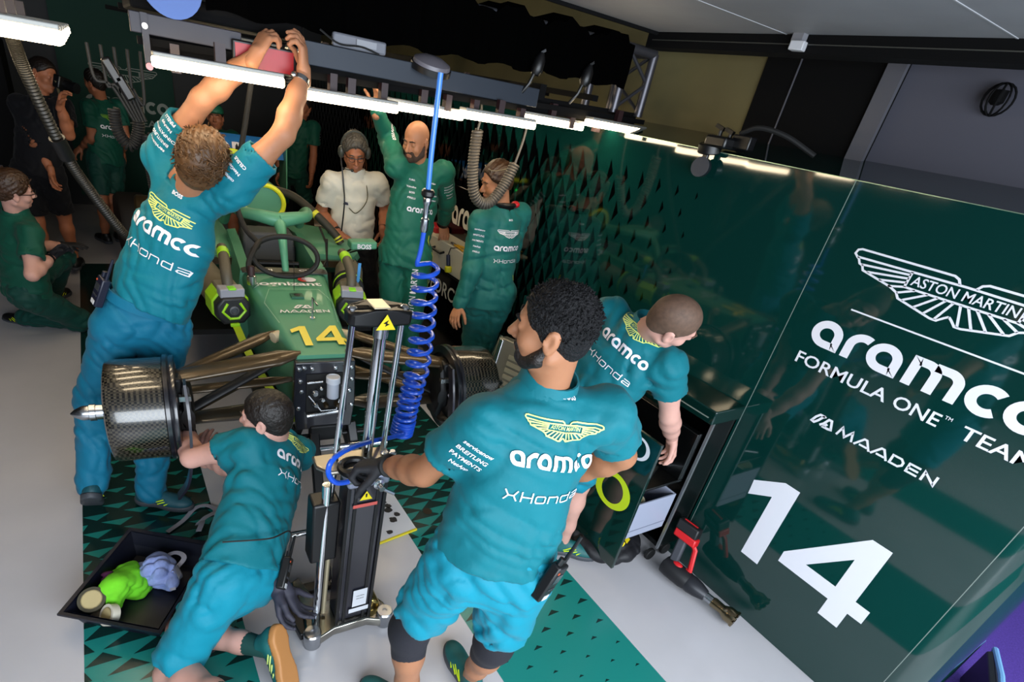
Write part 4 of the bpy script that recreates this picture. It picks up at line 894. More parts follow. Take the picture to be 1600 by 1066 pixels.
# engine cover, roll hoop, airbox
mb = MB(); mb.loft([[(w*math.cos(a),y,zc+h*math.sin(a)) for a in np.linspace(0,2*math.pi,17)[:-1]] for y,w,zc,h in ((2.10,.15,1.18,.13),(2.35,.16,1.16,.17),(3.0,.13,1.0,.22),(3.8,.08,.84,.16))]); mb.build('engine_cover',M_car,car,world=False)
mb = MB(); mb.tube([(.15*math.cos(a),2.09,1.19+.13*math.sin(a)) for a in np.linspace(0,2*math.pi,25)[:-1]],.018,8,True); mb.build('airbox_rim',mat('airbox_yellow','#d8dc2a',.4),car,world=False)
# T-bar and rear wing
mb = MB(); mb.box((.02,3.5,1.345),(.28,.06,.045)); 
tb = mb.build('camera_bar',mat('bar_yellow','#d4e02a',.4),car,world=False,bevel=.012)
for x in (-.04,.02,.11):
    mb = MB(); mb.lathe([(.014,0),(.010,.03),(.003,.05)],(x,3.49,1.367),n=8); mb.build('probe',M_plastic,tb,world=False)
mb = MB(); mb.cyl((.02,3.5,1.32),(.02,3.5,1.15),.012,n=8); mb.build('bar_post',M_carbm,car,world=False)
for x in (-.02,.05):
    mb = MB(); mb.ball((x,3.46,1.235),.010,8); mb.build('status_light',mat('green_led','#10ff40',.4,emit='#20ff50',estr=6),car,world=False)
mb = MB(); mb.loft([[(-.48,y,z),(-.48,y+.03,z+.018),(.50,y+.03,z+.018),(.50,y,z)] for y,z in ((4.18,1.22),(4.26,1.33),(4.36,1.38))]); rw = mb.build('rear_wing',mat('wing_blue','#2d74b8',.35,coat=.3),car,world=False)
V,F = fit_word(word_aramco(),.78); link('lettering',[cw(-.38+x,4.175+y*.7-.012,1.225+y*.95) for x,y in V],F,M_white,rw,smooth=False)
for s in (-1,1):
    mb = MB(); mb.box((s*.5+.01,4.3,1.15),(.012,.45,.5)); mb.build('wing_endplate',M_car,rw,world=False)
mb = MB(); mb.beam((0,4.2,1.2),(0,4.1,.6),.03,.1); mb.build('wing_pylon',M_carbm,rw,world=False)
# markings on the top of the chassis
def top(VF, x, y, m=M_white, key='tub', name='lettering'):
    return decal(name,key,VF,cw(x,y,1.05),_r,_d,m,tub,lift=.009,reach=.5)
one = [[(-.554,.78),(-.424,.867),(-.352,.867),(-.352,.354),(-.446,.354),(-.446,.755),(-.549,.689)],[(-.283,.459),(-.283,.527),(-.031,.867),(.048,.867),(.048,.542),(.109,.542),(.109,.460),(.05,.459),(.05,.354),(-.038,.354),(-.038,.459)]]
def tri(P, hole=None):
    bm = bmesh.new(); vs = [bm.verts.new((x,y,0)) for x,y in P]; es = [bm.edges.new((vs[i],vs[(i+1)%len(vs)])) for i in range(len(vs))]
    if hole: hs = [bm.verts.new((x,y,0)) for x,y in hole]; es += [bm.edges.new((hs[i],hs[(i+1)%len(hs)])) for i in range(len(hs))]
    bmesh.ops.triangle_fill(bm,edges=es,use_beauty=True); bm.verts.index_update(); R_ = [(v.co.x,v.co.y) for v in bm.verts],[tuple(v.index for v in f.verts) for f in bm.faces]; bm.free(); return R_
for P,h in ((one[0],None),(one[1],[(-.179,.543),(-.041,.728),(-.041,.543)])):
    v,f = tri(P,h); top(cut_grid([((x+.22)*.40,(y-.61)*.42) for x,y in v],f,.03),.02,.205,M_yel,name='race_number')
S_,w_,adv = word_maaden(); v,f = strokes(S_,w_); top(([(x*.265/adv-.1325,y*.035) for x,y in v],f),.005,.50)
S_,w_,adv = maaden_icon(); v,f = strokes(S_,w_); top(([(x*.09/adv-.045,y*.045) for x,y in v],f),.005,.56,name='maker_mark')
top(text2d('cognizant',.055,.02,anchor='c',width=.40,grid=.04),-.03,.90)
v = [(.035*math.cos(a)*1.3,.035*math.sin(a)) for a in np.linspace(0,2*math.pi,25)[:-1]]
top((v,[tuple(range(24))]),.12,1.0,M_white,name='round_badge'); top(([(x-.02,y) for x,y in v[6:19]],[tuple(range(13))]),.122,1.0,mat('badge_red','#d8352a',.4),name='badge_half')
for x in (-.12,.12): link('lettering',[cw(x+a,1.12+b*.9,.9655+b*.02) for a,b in text2d('CII',.04,.03,anchor='c',width=.07)[0]],text2d('CII',.04,.03)[1],M_white,car,smooth=False); 
mb = MB(); pl = [(-.15,.35),(-.185,.62),(-.14,.78),(.14,.78),(.185,.62),(.15,.35)]
sv,sf = strip(dens(pl,.03,False),.0035); top((sv,sf),0,0,mat('panel_gap','#8fb59c',.3),name='panel_line')
mb = MB(); mb.box((0,.745,.931),(.075,.07,.012)); mb.mi = 1; mb.ball((0,.745,.938),(.02,.02,.006),12); mb.build('camera_fairing',[mat('fairing_green','#2a5c48',.4),M_plastic],car,world=False)
mb = MB(); mb.tube([(.03,.44,.90),(.03,.44,1.03),(.05,.40,1.0)],.0065,8); mb.lathe([(.016,0),(.016,.005)],(.03,.44,.908),n=12); mb.build('pitot_tube',M_steel,car,world=False)
mb = MB(); mb.cyl((0,.84,.93),(0,.85,1.22),.0018,n=6); mb.build('aerial',M_carbm,car,world=False)
# front bulkhead
mb = MB(); mb.loft([[(-.155,y,.865),(.155,y,.865),(.165,y,.62),(.15,y,.46),(-.15,y,.46),(-.165,y,.62)] for y in (-.045,.0)]); bh = mb.build('bulkhead',carbon('carbon_blue','#0b0c12','#22242f',300),car,world=False,bevel=.006)
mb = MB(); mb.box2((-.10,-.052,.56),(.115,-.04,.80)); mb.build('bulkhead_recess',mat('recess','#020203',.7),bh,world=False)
for x,z in ((-.135,.83),(.135,.83),(-.11,.835),(.10,.835),(-.13,.76),(.14,.76),(-.125,.70),(.13,.69),(-.14,.60),(.145,.60),(-.07,.83),(.05,.83)):
    mb = MB(); mb.lathe([(.012,0),(.012,.008),(.006,.012)],(x,-.046,z),(0,-1,0),10); mb.build('bolt',M_steel,bh,world=False)
for x,z,r_ in ((-.06,.70,.02),(-.02,.66,.016),(-.055,.63,.018),(.0,.62,.013),(.06,.62,.015),(-.03,.73,.012)):
    mb = MB(); mb.lathe([(r_,0),(r_,.03),(r_*.6,.04)],(x,-.05,z),(0,-1,0),12); mb.build('valve',M_steel if x < 0 else M_bronze,bh,world=False)
mb = MB(); mb.tube([(-.10,-.07,.76),(-.02,-.07,.765)],.007,8); mb.tube([(-.10,-.075,.565),(-.02,-.08,.575),(.10,-.075,.585)],.012,8); mb.tube([(-.09,-.06,.68),(-.03,-.09,.60),(.05,-.09,.60),(.08,-.06,.66)],.005,6); mb.build('steering_rack',M_steel,bh,world=False)
mb = MB(); mb.box((0,-.03,.43),(.16,.05,.10)); mb.build('tow_bracket',M_carbm,bh,world=False,bevel=.012)
# suspension arms
def arm(name, a, b, c0, c1, th=.32, m=M_bronze, mid=None, tip=True):
    a,b = np.asarray(a,float),np.asarray(b,float); P = catmull([a,(a+b)/2+(np.asarray(mid) if mid is not None else 0),b],8); R_ = []
    for i,p in enumerate(P):
        t = i/(len(P)-1); c = (c0+(c1-c0)*t)*(min(1,.18+t*4.5) if tip else 1); R_.append([p+np.array([0,math.cos(q)*c/2,math.sin(q)*c*th/2+.012*math.cos(q)]) for q in np.linspace(0,2*math.pi,15)[:-1]])
    mb = MB(); mb.loft(R_); return mb.build(name,m,car,world=False,sharp=60)
for s in (-1,1):
    arm('upper_wishbone',(s*.115,.02,.885),(s*.70,-.0,.80),.115,.085,.42); arm('upper_wishbone',(s*.185,.36,.86),(s*.70,.03,.79),.08,.06,.45)
    arm('lower_wishbone',(s*.15,-.02,.60),(s*.70,-.0,.565),.15,.075,.26,carbon('arm_carbon','#1a1712','#3a3226',200,.3,.5)); arm('lower_wishbone',(s*.20,.50,.58),(s*.70,.04,.56),.08,.06,.35)
    arm('push_rod',(s*.19,.10,.83),(s*.68,.0,.60),.05,.045,.6,M_carbm); arm('track_rod',(s*.15,.06,.72),(s*.70,.10,.67),.05,.04,.5)
    mb = MB(); mb.lathe([(.028,0),(.03,.02),(.03,.06),(.02,.062)],(s*.16,.33,.86),(-s*.0+s*1.,-.62,-.12),12); mb.build('arm_collar',mat('collar_tape','#b9a98c',.6),car,world=False)
    # brake drum: carbon cake tin with lip, hub and axle nose
    cx_,R_ = s*.985,.238; cz = .64; ax = (s,0,0)
    mb = MB(); mb.lathe([(.05,.0),(R_-.03,.0),(R_-.008,-.008),(R_,-.03),(R_+.003,-.15),(R_+.004,-.235)],(cx_,0,cz),ax,48); dr = mb.build('brake_drum',M_drum,car,world=False,sharp=50)
    mb = MB(); mb.lathe([(R_+.004,-.236),(R_+.016,-.240),(R_+.016,-.256),(R_+.006,-.262),(R_+.012,-.27),(R_+.012,-.285),(R_-.03,-.29),(R_-.05,-.20),(.08,-.20)],(cx_,0,cz),ax,48); mb.build('drum_lip',M_carbon,dr,world=False,sharp=40)
    mb = MB(); mb.lathe([(.048,0),(.048,.012),(.036,.014),(.036,.05),(.040,.052),(.040,.075),(.034,.078),(.034,.10),(.030,.112),(.018,.135),(.004,.15)],(cx_,0,cz),ax,20); mb.build('axle_nose',M_steel,dr,world=False,sharp=40)
    mb = MB(); mb.box((s*.70,.0,.68),(.06,.12,.28)); mb.box((s*.685,-.06,.62),(.05,.10,.12)); mb.build('upright',M_carbm,car,world=False,bevel=.015)
    C_ = [(s*.66,-.17,.86),(s*.655,-.24,.72),(s*.665,-.27,.52),(s*.69,-.27,.38),(s*.74,-.22,.26)]
    mb = MB(); mb.loft([[np.array(p)+np.array(q) for q in ((-.006,.03,0),(.006,.03,0),(.006,-.03,0),(-.006,-.03,0))] for p in catmull(C_,5)]); mb.build('brake_duct_fence',mat('fence_dark','#1b1a26',.35,coat=.4),car,world=False)
    mb = MB(); mb.ell = None; mb.loft([[(s*.66+ .03*math.cos(a),-.02+y,.64+z*math.sin(a)) for a in np.linspace(0,2*math.pi,13)[:-1]] for y,z in ((-.10,.05),(-.06,.16),(.06,.18),(.12,.08))]); mb.build('brake_duct',M_carbm,car,world=False)
    mb = MB(); mb.box((s*.665,-.10,.74),(.05,.03,.025)); mb.build('duct_bracket',M_steel,car,world=False)
    # rear corners: tyres are off, drums show behind
    mb = MB(); mb.lathe([(.05,0),(.21,0),(.225,-.02),(.225,-.28),(.15,-.30)],(s*.95,3.6,.64),ax,32); mb.build('rear_drum',M_bronze,car,world=False)
# floor edge and bib under the car
mb = MB(); mb.loft([[(-.3,y,.40),(.3,y,.40),(.3,y,.36),(-.3,y,.36)] for y in (.35,1.2)]); mb.loft([[(-.74,y,.40),(.74,y,.40),(.74,y,.36),(-.74,y,.36)] for y in (1.5,3.5)]); mb.build('floor_board',M_carbm,car,world=False)
mb = MB(); mb.tube([cw(.70,-.14,.67),cw(.72,-.16,.62),cw(.70,-.18,.58)],.018,6); mb.box(cw(.72,-.17,.64),(.05,.03,.03)); mb.build('tape_tab',mat('tape_white','#c9c7d6',.6),car)
# trestle the car stands on
st = empty('car_stand',(*cw(.03,-.02,0)[:2],0),'black and chrome trestle under the nose of the car','stand')
for x0,x1,y1 in ((-.13,-.30,.10),(.12,.30,.10),(-.05,-.10,-.60),(.16,.20,-.30)):
    mb = MB(); mb.beam(cw(x0,.0,.46),cw(x1,y1,-.135),.035,.05,(1,0,0)); mb.build('leg',M_plastic,st,bevel=.006)
mb = MB(); mb.cyl(cw(-.33,-.10,.36),cw(.32,-.10,.36),.017,n=12); mb.build('cross_tube',M_chrome,st)
mb = MB(); mb.cyl(cw(-.33,-.02,.40),cw(.30,-.02,.40),.012,n=10); mb.build('cross_tube',M_plastic,st)
mb = MB(); mb.cyl(cw(-.30,-.42,.06),cw(.22,-.42,.06),.016,n=12); mb.build('cross_tube',M_chrome,st)
mb = MB(); mb.lathe([(.012,0),(.03,.004),(.03,.02),(.012,.024)],cw(.345,-.10,.36)-_r*.02,_r,14); mb.build('end_knob',M_steel,st)
mb = MB(); mb.box2(tuple(cw(-.36,-.46,0)),tuple(cw(-.33,.3,.03))) if False else mb.beam(cw(-.36,-.62,-.143),cw(-.08,-.62,-.143),.05,.03); st1 = mb.build('floor_bar',M_plastic,st,bevel=.004)
# white reservoir pot on the bulkhead
t = empty('fluid_pot',tuple(cw(.03,-.075,.675)),'white plastic pot with ribbed lid standing at the front bulkhead','pot')
mb = MB(); mb.lathe([(.026,0),(.029,.004),(.029,.085),(.026,.09)],cw(.03,-.085,.675),n=24); mb.build('body',mat('pot_grey','#a9aeba',.5),t)
mb = MB(); mb.lathe([(.034,.0),(.034,.028),(.031,.032),(.026,.032),(.024,.028),(.001,.028)],cw(.03,-.085,.765),n=32); mb.build('lid',mat('pot_lid','#c2c6cf',.5),t)
# battery blowers cooling the sidepods
def blower(x, lab):
    s = 1 if x > 0 else -1; t = empty('leaf_blower',tuple(cw(x,.86,.70)),lab,'blower','battery blowers cooling the car'); f_ = np.array([s*.16,1,.02]); f_ = nrm(_r*f_[0]+_d*f_[1]+np.array([0,0,f_[2]])); X = nrm(np.cross(f_,(0,0,1))); Z = np.cross(X,f_); o = cw(x,.80,.83)
    P = lambda a,b,c: o+(X*a+f_*b+Z*c)*CK
    oct_ = lambda b,w,h,c0=0: [P(w*q[0],b,h*q[1]+c0) for q in ((-.6,-1),(.6,-1),(1,-.45),(1,.45),(.6,1),(-.6,1),(-1,.45),(-1,-.45))]
    mb = MB(); mb.loft([oct_(-.045,.088,.075),oct_(-.03,.098,.085),oct_(.03,.098,.085)]); b0 = mb.build('battery_face',mat('blower_black','#1a1b1e',.5),t,bevel=.006)
    mb = MB(); mb.loft([oct_(.03,.108,.095),oct_(.20,.108,.095)]); mb.build('battery',M_limeg,t,bevel=.008)
    mb = MB(); mb.box(P(0,.115,.02),(.12,.16,.17),X,f_,Z); mb.build('housing',mat('blower_grey','#6b6657',.5),t,bevel=.01)
    mb = MB(); mb.tube([P(-.035,-.047,.05),P(-.065,-.047,.0),P(-.025,-.047,-.045),P(.025,-.047,-.045),P(.065,-.047,.0),P(.035,-.047,.05)],.008,6); mb.build('lime_chevron',M_limeg,b0)
    mb = MB(); mb.lathe([(.026,0),(.026,.008),(.018,.01),(.014,.002),(.001,.002)],P(0,-.045,.005),-f_,20); mb.build('knob',mat('knob_grey','#45484d',.4),b0)
    mb = MB(); mb.box(P(0,-.05,-.085),(.05,.02,.018),X,f_,Z); mb.build('latch',M_limeg,b0,bevel=.004)
    mb = MB(); mb.box(P(0,.01,.105),(.13,.08,.05),X,f_,Z); mb.mi = 1; mb.box(P(0,-.005,.128),(.045,.055,.012),X,f_,Z); mb.build('control_panel',[mat('panel_lilac','#8d8f99',.5),mat('display_green','#7bd028',.4)],t,bevel=.01)
    C_ = catmull([P(0,.06,.10),P(.0,.10,.19),P(-s*.02,.22,.25),P(-s*.04,.34,.26)],6); mb = MB(); mb.tube(C_,.030,12); h = mb.build('handle',mat('blower_taupe','#4f493d',.55),t)
    mb = MB(); mb.tube(C_[-7:-3],.0335,12); mb.build('grip_band',M_limeg,h)
    C_ = catmull([P(0,.20,-.02),P(s*.02,.42,.0),P(s*.05,.66,.03)],6); mb = MB(); mb.tube(C_,[.085]*7+[.095]*6,18); mb.build('nozzle',mat('blower_taupe2','#5a5344',.6),t)
    if s > 0:
        for i in range(4):
            mb = MB(); mb.lathe([(.098,0),(.102,.004),(.102,.010),(.098,.014)],P(s*.02,.36+.028*i,.0),f_,24); mb.build('vent_ring',M_limeg if i == 1 else M_plastic,t)
    return P
blower(-.37,'lime and black battery blower left of the nose, behind the reaching person'); PB = blower(.36,'lime and black battery blower right of the nose with blue tag')
t = empty('blue_tag',tuple(PB(.07,.22,.20)),'light blue tag hanging from the right-hand blower grip','tag'); mb = MB(); mb.loft([[PB(.055,.2,.24),PB(.075,.2,.24),PB(.07,.2,.12),PB(.06,.2,.10),PB(.05,.2,.12)],[PB(.055,.206,.24),PB(.075,.206,.24),PB(.07,.206,.12),PB(.06,.206,.10),PB(.05,.206,.12)]]); mb.build('tag_body',mat('tag_blue','#3f8fd0',.5),t)
mb = MB(); C_ = [PB(.055,.2,.235),PB(.03,.2,.27),PB(.02,.2,.25)]; mb.tube(C_,.003,6); mb.build('tag_loop',M_plastic,t)
# lime strap down from the left blower
mb = MB(); C_ = catmull([cw(-.36,.78,.74),cw(-.31,.45,.66),cw(-.22,.12,.56),cw(-.17,-.02,.50)],8); mb.loft([[p+np.array(q) for q in ((-.02,0,.0),(.02,0,.0),(.02,0,.004),(-.02,0,.004))] for p in C_]); setp(mb.build('lime_strap',mat('strap_lime','#a9bf1c',.6)),'lime webbing strap slanting down beside the nose','strap')
# umbilical cable with plug
t = empty('umbilical_cable',tuple(cw(-.24,.93,.95)),'thick black cable looped over the cockpit with a silver plug','cable')
C_ = [cw(-.24,.93,.98),cw(-.25,.95,1.06),cw(-.20,1.02,1.14)]+[cw(-.01+.20*math.cos(a),1.07+.03*math.sin(a)-.02*math.cos(a),1.075+.12*math.sin(a)) for a in np.linspace(2.4,2.4-2*math.pi*.98,16)]+[cw(-.24,1.2,1.22),cw(-.27,1.35,1.40),cw(-.18,1.5,1.75),cw(-.10,1.6,2.1)]
mb = MB(); mb.tube(catmull(C_,5),.0155,10); mb.build('cable_run',M_rubber,t)
mb = MB(); mb.lathe([(.024,0),(.026,.006),(.026,.05),(.020,.055)],cw(-.24,.92,.94),n=18); mb.build('plug',M_steel,t); mb = MB(); mb.lathe([(.0195,0),(.0195,.05),(.016,.06)],cw(-.24,.92,.99),n=16); mb.build('plug_boot',mat('boot_maroon','#2c1518',.6),t)
# cooling hose arching to the right sidepod
t = empty('cooling_hose',tuple(cw(.5,1.9,1.0)),'thick black hose with yellow bands arching to the right sidepod','hose')
C_ = catmull([cw(.0,2.35,1.20),cw(.10,2.30,1.25),cw(.25,2.20,1.23),cw(.40,2.05,1.13),cw(.52,1.95,1.02),cw(.57,1.92,.95)],7); mb = MB(); mb.tube(C_,.030,12); mb.build('hose_run',mat('hose_olive','#2b281f',.6),t)
for i in (4,20,30,32):
    mb = MB(); mb.tube(C_[i:i+2],.0315,12); mb.build('yellow_band',mat('band_yellow','#c9c832',.5),t)
# ------------------------------------------------------------------ overhead gantry with its lights
M_led = mat('led_tube','#ffffff',.4,emit='#ffe6bd',estr=20.0); M_ledb = mat('led_body','#8a8a86',.5,metal=.4); M_beam = mat('beam_slate','#20202b',.5,metal=.2); M_maroon = mat('bracket_maroon','#2a1518',.5)
def led(x, y, z, L=.44, lab='warm white light bar', group='light bars under the gantry', bk=True):
    t = empty('light_bar',(x,y,z),lab,'light',group)
    b = MB(); b.box((x,y,z),(L,.075,.034)); b.build('diffuser',M_led,t,smooth=False,bevel=.008)
    b = MB(); b.box((x,y,z+.024),(L*.99,.07,.014)); b.build('housing',M_ledb,t,smooth=False,bevel=.003)
    b = MB(); b.box((x,y,z+.060),(.035,.03,.06)); b.build('bracket',M_maroon,t,smooth=False)
near = [(.42,2.50,2.075),(.985,2.70,2.04),(1.38,2.78,2.05),(1.78,2.70,2.065),(2.18,2.78,2.095),(2.62,2.72,2.125)]
names = ['light bar in front of the raised left forearm','light bar right of the watch wrist','light bar above the white-shirted person','light bar above the bald person','light bar above the looped hose','last light bar at the truss end']
for (x,y,z),n in zip(near,names): led(x,y,z,.44,n)
for i,x in enumerate((.72,1.20,1.68,2.16)): led(x,3.75,2.185,.44,'%s light bar in the far row behind the beam'%('leftmost','second','third','last')[i],'light bars behind the beam')
for i,x in enumerate((.75,1.20,1.65,2.10)): led(x,5.4,2.20,.44,'%s light bar in the row over the rear of the car'%('leftmost','second','third','last')[i],'unseen light bars added over the engine cover')  # row added out of view to light the people beside the car
for i,(y,z) in enumerate(((2.05,2.105),(2.35,2.10),(2.7,2.10),(3.1,2.10),(3.6,2.10),(4.2,2.10))): led(-.24,y,z,.40,'%s light bar of the stack in the top left corner'%('nearest','second','third','fourth','fifth','farthest')[i],'light bars in the top left corner')
g = empty('gantry',(1.0,2.75,2.15),'dark overhead gantry frame carrying the light bars over the car','gantry')
b = MB(); b.box2((.16,2.72,2.15),(.54,2.75,2.215)); b.build('fascia_panel',M_beam,g,smooth=False,bevel=.003)
b = MB(); b.box2((.78,2.72,2.15),(2.02,2.75,2.235)); b.build('fascia_panel',mat('beam_blue','#232a35',.5,metal=.2),g,smooth=False,bevel=.003)
b = MB(); b.box2((.195,2.71,2.04),(.217,2.722,2.215)); b.build('hanging_bracket',M_beam,g,smooth=False)
b = MB(); b.lathe([(.010,0),(.010,.004)],(.206,2.71,2.175),(0,-1,0),12); b.build('bracket_screw',M_white,g)
b = MB(); b.lathe([(.012,0),(.012,.012)],(.206,2.708,2.05),(0,-1,0),12); b.build('pink_cap',mat('cap_pink','#c9808a',.5),g)
for y,z0,z1 in ((2.76,2.115,2.14),(3.75,2.235,2.26),(5.4,2.255,2.28)):
    b = MB(); b.add([(x,yy,z) for x in (.18,2.86) for yy in (y-.02,y+.02) for z in (z0+(.05 if x > 1 and y < 3 else 0),z1+(.05 if x > 1 and y < 3 else 0))],[(0,1,3,2),(4,6,7,5),(0,4,5,1),(2,3,7,6),(0,2,6,4),(1,5,7,3)]); b.build('rail',M_mblack,g,smooth=False)
b = MB(); b.add([(x,yy,z+.022*(x-.2)) for x in (.22,2.84) for yy in (2.80,2.815) for z in (2.085,2.16)],[(0,1,3,2),(4,6,7,5),(0,4,5,1),(2,3,7,6),(0,2,6,4),(1,5,7,3)]); b.build('back_panel',M_mblack,g,smooth=False)
b = MB(); b.box2((2.02,2.72,2.19),(2.06,2.80,2.26)); b.build('cable_tray',M_mblack,g,smooth=False)
for x in (.5,1.4,2.5):
    b = MB(); b.beam((x,2.82,2.25),(x,5.4,2.29),.04,.03); b.build('cross_rail',M_mblack,g,smooth=False)
for x in (.30,.62,.92,1.16,1.5,1.66,1.95,2.3,2.5,2.75):
    b = MB(); b.box2((x-.016,2.735,2.055+.02*x-.02),(x+.016,2.775,2.135)); b.build('drop_bracket',M_maroon,g,smooth=False)
# box truss at the right end, wrapped in black cloth
t = empty('truss',(2.8,2.75,2.2),'grey tube truss showing at the right end of the black drape','truss')
for (x,y) in ((2.62,2.78),(2.83,2.78),(2.62,3.04),(2.83,3.04)):
    b = MB(); b.cyl((x,y,2.20),(x+.0,y,2.52),.026,n=14); b.build('post',mat('truss_grey','#55545a',.35,metal=.7),t)
for a,c in (((2.62,2.78,2.52),(2.83,2.78,2.52)),((2.62,3.04,2.52),(2.83,3.04,2.52)),((2.83,2.78,2.52),(2.83,3.04,2.52)),((.8,2.78,2.47),(2.62,2.78,2.52)),((.8,3.04,2.47),(2.62,3.04,2.52))):
    b = MB(); b.cyl(a,c,.026,n=12); b.build('chord',MATS['truss_grey'],t)
for a,c in (((2.62,2.78,2.22),(2.83,2.78,2.37)),((2.83,2.78,2.37),(2.62,2.78,2.52)),((2.83,2.78,2.22),(2.83,3.04,2.37)),((2.83,3.04,2.37),(2.83,2.78,2.52))):
    b = MB(); b.cyl(a,c,.010,n=8); b.build('brace',MATS['truss_grey'],t)
# drape
b = MB(); rows = []
for i in range(61):
    x = .42+2.20*i/60; q = .014*math.sin(i*1.3)+.010*math.sin(i*3.1); sl_ = .05*(x-.8)/1.8; zt = 2.50+sl_+.02*math.sin(i*.7)+.012*math.sin(i*2.3); zb = 2.272+sl_+.010*math.sin(i*.9)
    rows.append([(x,2.735+q,zb),(x,2.73+q,2.40),(x,2.735+q*.5,zt),(x,2.90,zt+.02),(x,3.08,zt-.0),(x,3.09-q,2.35)])
b.loft(rows,caps=False,closed=False); setp(b.build('black_drape',mat('drape_black','#010101',.95,spec=.02)),'black cloth draped over the overhead truss','cloth')
b = MB(); b.box2((.17,2.78,2.225),(.80,3.2,2.29)); setp(b.build('equipment_tray',M_mblack,smooth=False,bevel=.01),'black equipment tray above the gantry beam at the top left','tray')
# red screen, white box, blue reel, clamps
t = empty('red_monitor',(.62,2.72,2.13),'red screen behind the raised left hand','screen'); b = MB(); b.box2((.50,2.70,2.095),(.75,2.72,2.19)); b.build('housing',M_plastic,t,bevel=.006); b = MB(); b.box2((.51,2.695,2.103),(.735,2.701,2.18)); b.build('screen',mat('screen_red','#8a0c18',.4,emit='#a00814',estr=.12),t,smooth=False)
t = empty('router_box',(1.05,2.8,2.27),'pale grey electronics box on the beam right of the hands','box'); b = MB(); b.box2((.90,2.70,2.236),(1.14,2.725,2.285)); b.build('case',mat('box_grey','#6d6f78',.5),t,bevel=.008)
b = MB(); b.box2((1.0,2.692,2.25),(1.09,2.701,2.275)); b.build('label_plate',mat('plate_grey','#8d8f96',.5),t,smooth=False)
b = MB(); C_ = catmull([(.84,2.69,2.28),(.92,2.685,2.245),(1.02,2.685,2.25),(1.10,2.685,2.236)],6); b.tube(C_,.004,6); b.build('lead',M_rubber,t)
t = empty('hose_reel',(.28,2.75,2.26),'blue plastic reel at the top edge above the beam','reel'); b = MB(); b.lathe([(.10,-.04),(.10,-.03),(.06,-.03),(.06,.03),(.10,.03),(.10,.04)],(.30,2.70,2.315),(0,1,.1),28); b.build('drum',mat('reel_blue','#0f4694',.4),t)
b = MB(); b.tube([(.30+.065*math.cos(a),2.70,2.315+.065*math.sin(a)) for a in np.linspace(0,6.2,20)],.012,8); b.build('hose_wrap',mat('reel_blue2','#0f418f',.45),t)
for i,(x,lab) in enumerate(((1.96,'black lamp clamp hanging below the drape, left one'),(2.29,'black lamp clamp hanging below the drape near the truss'))):
    t = empty('lamp_clamp',(x,2.70,2.33),lab,'clamp','lamp clamps'); b = MB(); b.lathe([(.012,.08),(.028,.05),(.032,0),(.02,-.02)],(x,2.70,2.31),(.2,0,1),12); b.build('knuckle',M_plastic,t); b = MB(); b.box((x+.02,2.70,2.395),(.03,.008,.012),(1,0,.6),(0,1,0),(-.6,0,1)); b.build('lever',M_steel,t); b = MB(); b.tube([(x-.01,2.70,2.30),(x-.03,2.7,2.25),(x-.05,2.73,2.20)],.009,8); b.build('strap',M_plastic,t)
# round speaker / vent on the beam
t = empty('round_vent',(1.37,2.74,2.25),'round black vent dome on the beam','vent'); b = MB(); b.lathe([(.09,0),(.085,.02),(.05,.035),(.001,.04)],(1.37,2.71,2.235),(0,-.3,1),28); b.build('dome',mat('dome_grey','#6e6a72',.4),t); b = MB(); b.lathe([(.095,-.02),(.095,.004),(.08,.006)],(1.37,2.71,2.235),(0,-.3,1),28); b.build('rim',M_plastic,t)
# hanging coiled leads
def hang(name, P, r, wr, turns, lab, m, cat='hose', group=None, ends=True):
    t = empty(name,tuple(P[0]),lab,cat,group); C_ = catmull(P,8); b = MB(); b.tube(coil_along(C_,r,turns,11),wr,6); b.build('coil',m,t)
    return t,C_
M_spiral = mat('spiral_grey','#4b4640',.5)
t,_ = hang('coiled_lead',[(1.85,3.0,1.99),(1.855,3.0,1.80),(1.90,3.0,1.64),(2.0,3.0,1.60),(2.09,3.0,1.70),(2.15,3.0,1.84)],.026,.0085,46,'grey looped coil hose hanging beside the sunglasses person','%s' and M_spiral)
for a,c in (((1.85,3.0,1.99),(1.85,3.0,2.12)),((2.15,3.0,1.84),(2.19,3.0,2.12))):
    b = MB(); b.tube(catmull([a,((a[0]+c[0])/2+.01,3.0,(a[2]+c[2])/2),c],5),.007,8); b.build('straight_end',M_spiral,t)
hang('coiled_lead',[(.09,3.5,1.82),(.095,3.5,1.72),(.14,3.5,1.66),(.185,3.5,1.74),(.19,3.5,1.88)],.022,.007,34,'black U-shaped coil lead above the bowed head on the left',M_rubber)
hang('coiled_lead',[(.225,3.5,1.72),(.228,3.5,1.55),(.235,3.5,1.42)],.030,.008,26,'black coil lead hanging just left of the raised left arm',M_rubber)
hang('coiled_lead',[(.255,3.4,1.66),(.26,3.4,1.52),(.258,3.4,1.44)],.024,.007,18,'shorter black coil lead beside the raised left arm',M_rubber)
hang('coiled_lead',[(1.17,4.4,2.25),(1.17,4.4,2.02),(1.17,4.4,1.68)],.018,.005,30,'thin grey coil lead hanging behind the watch arm',M_spiral)
t = empty('suction_hose',(-.2,3.3,1.9),'long black ribbed hose slanting down at the left','hose')
C_ = catmull([(-.23,3.2,2.06),(-.21,3.25,1.92),(-.14,3.4,1.62),(-.06,3.5,1.42),(.05,3.6,1.20),(.16,3.6,1.06)],12); b = MB(); n = len(C_); L_ = 110
A_ = np.array(C_); tt = np.linspace(0,n-1,L_*2); pts = [np.array([np.interp(q,np.arange(n),A_[:,k]) for k in range(3)]) for q in tt]; b.tube(pts,[.021+(.005 if i%2 else 0) for i in range(len(pts))],14); b.build('hose_run',mat('suction_grey','#17150f',.5),t)
b = MB(); b.cyl(pts[78],pts[92],.034,n=14); b.build('hose_cuff',M_plastic,t)
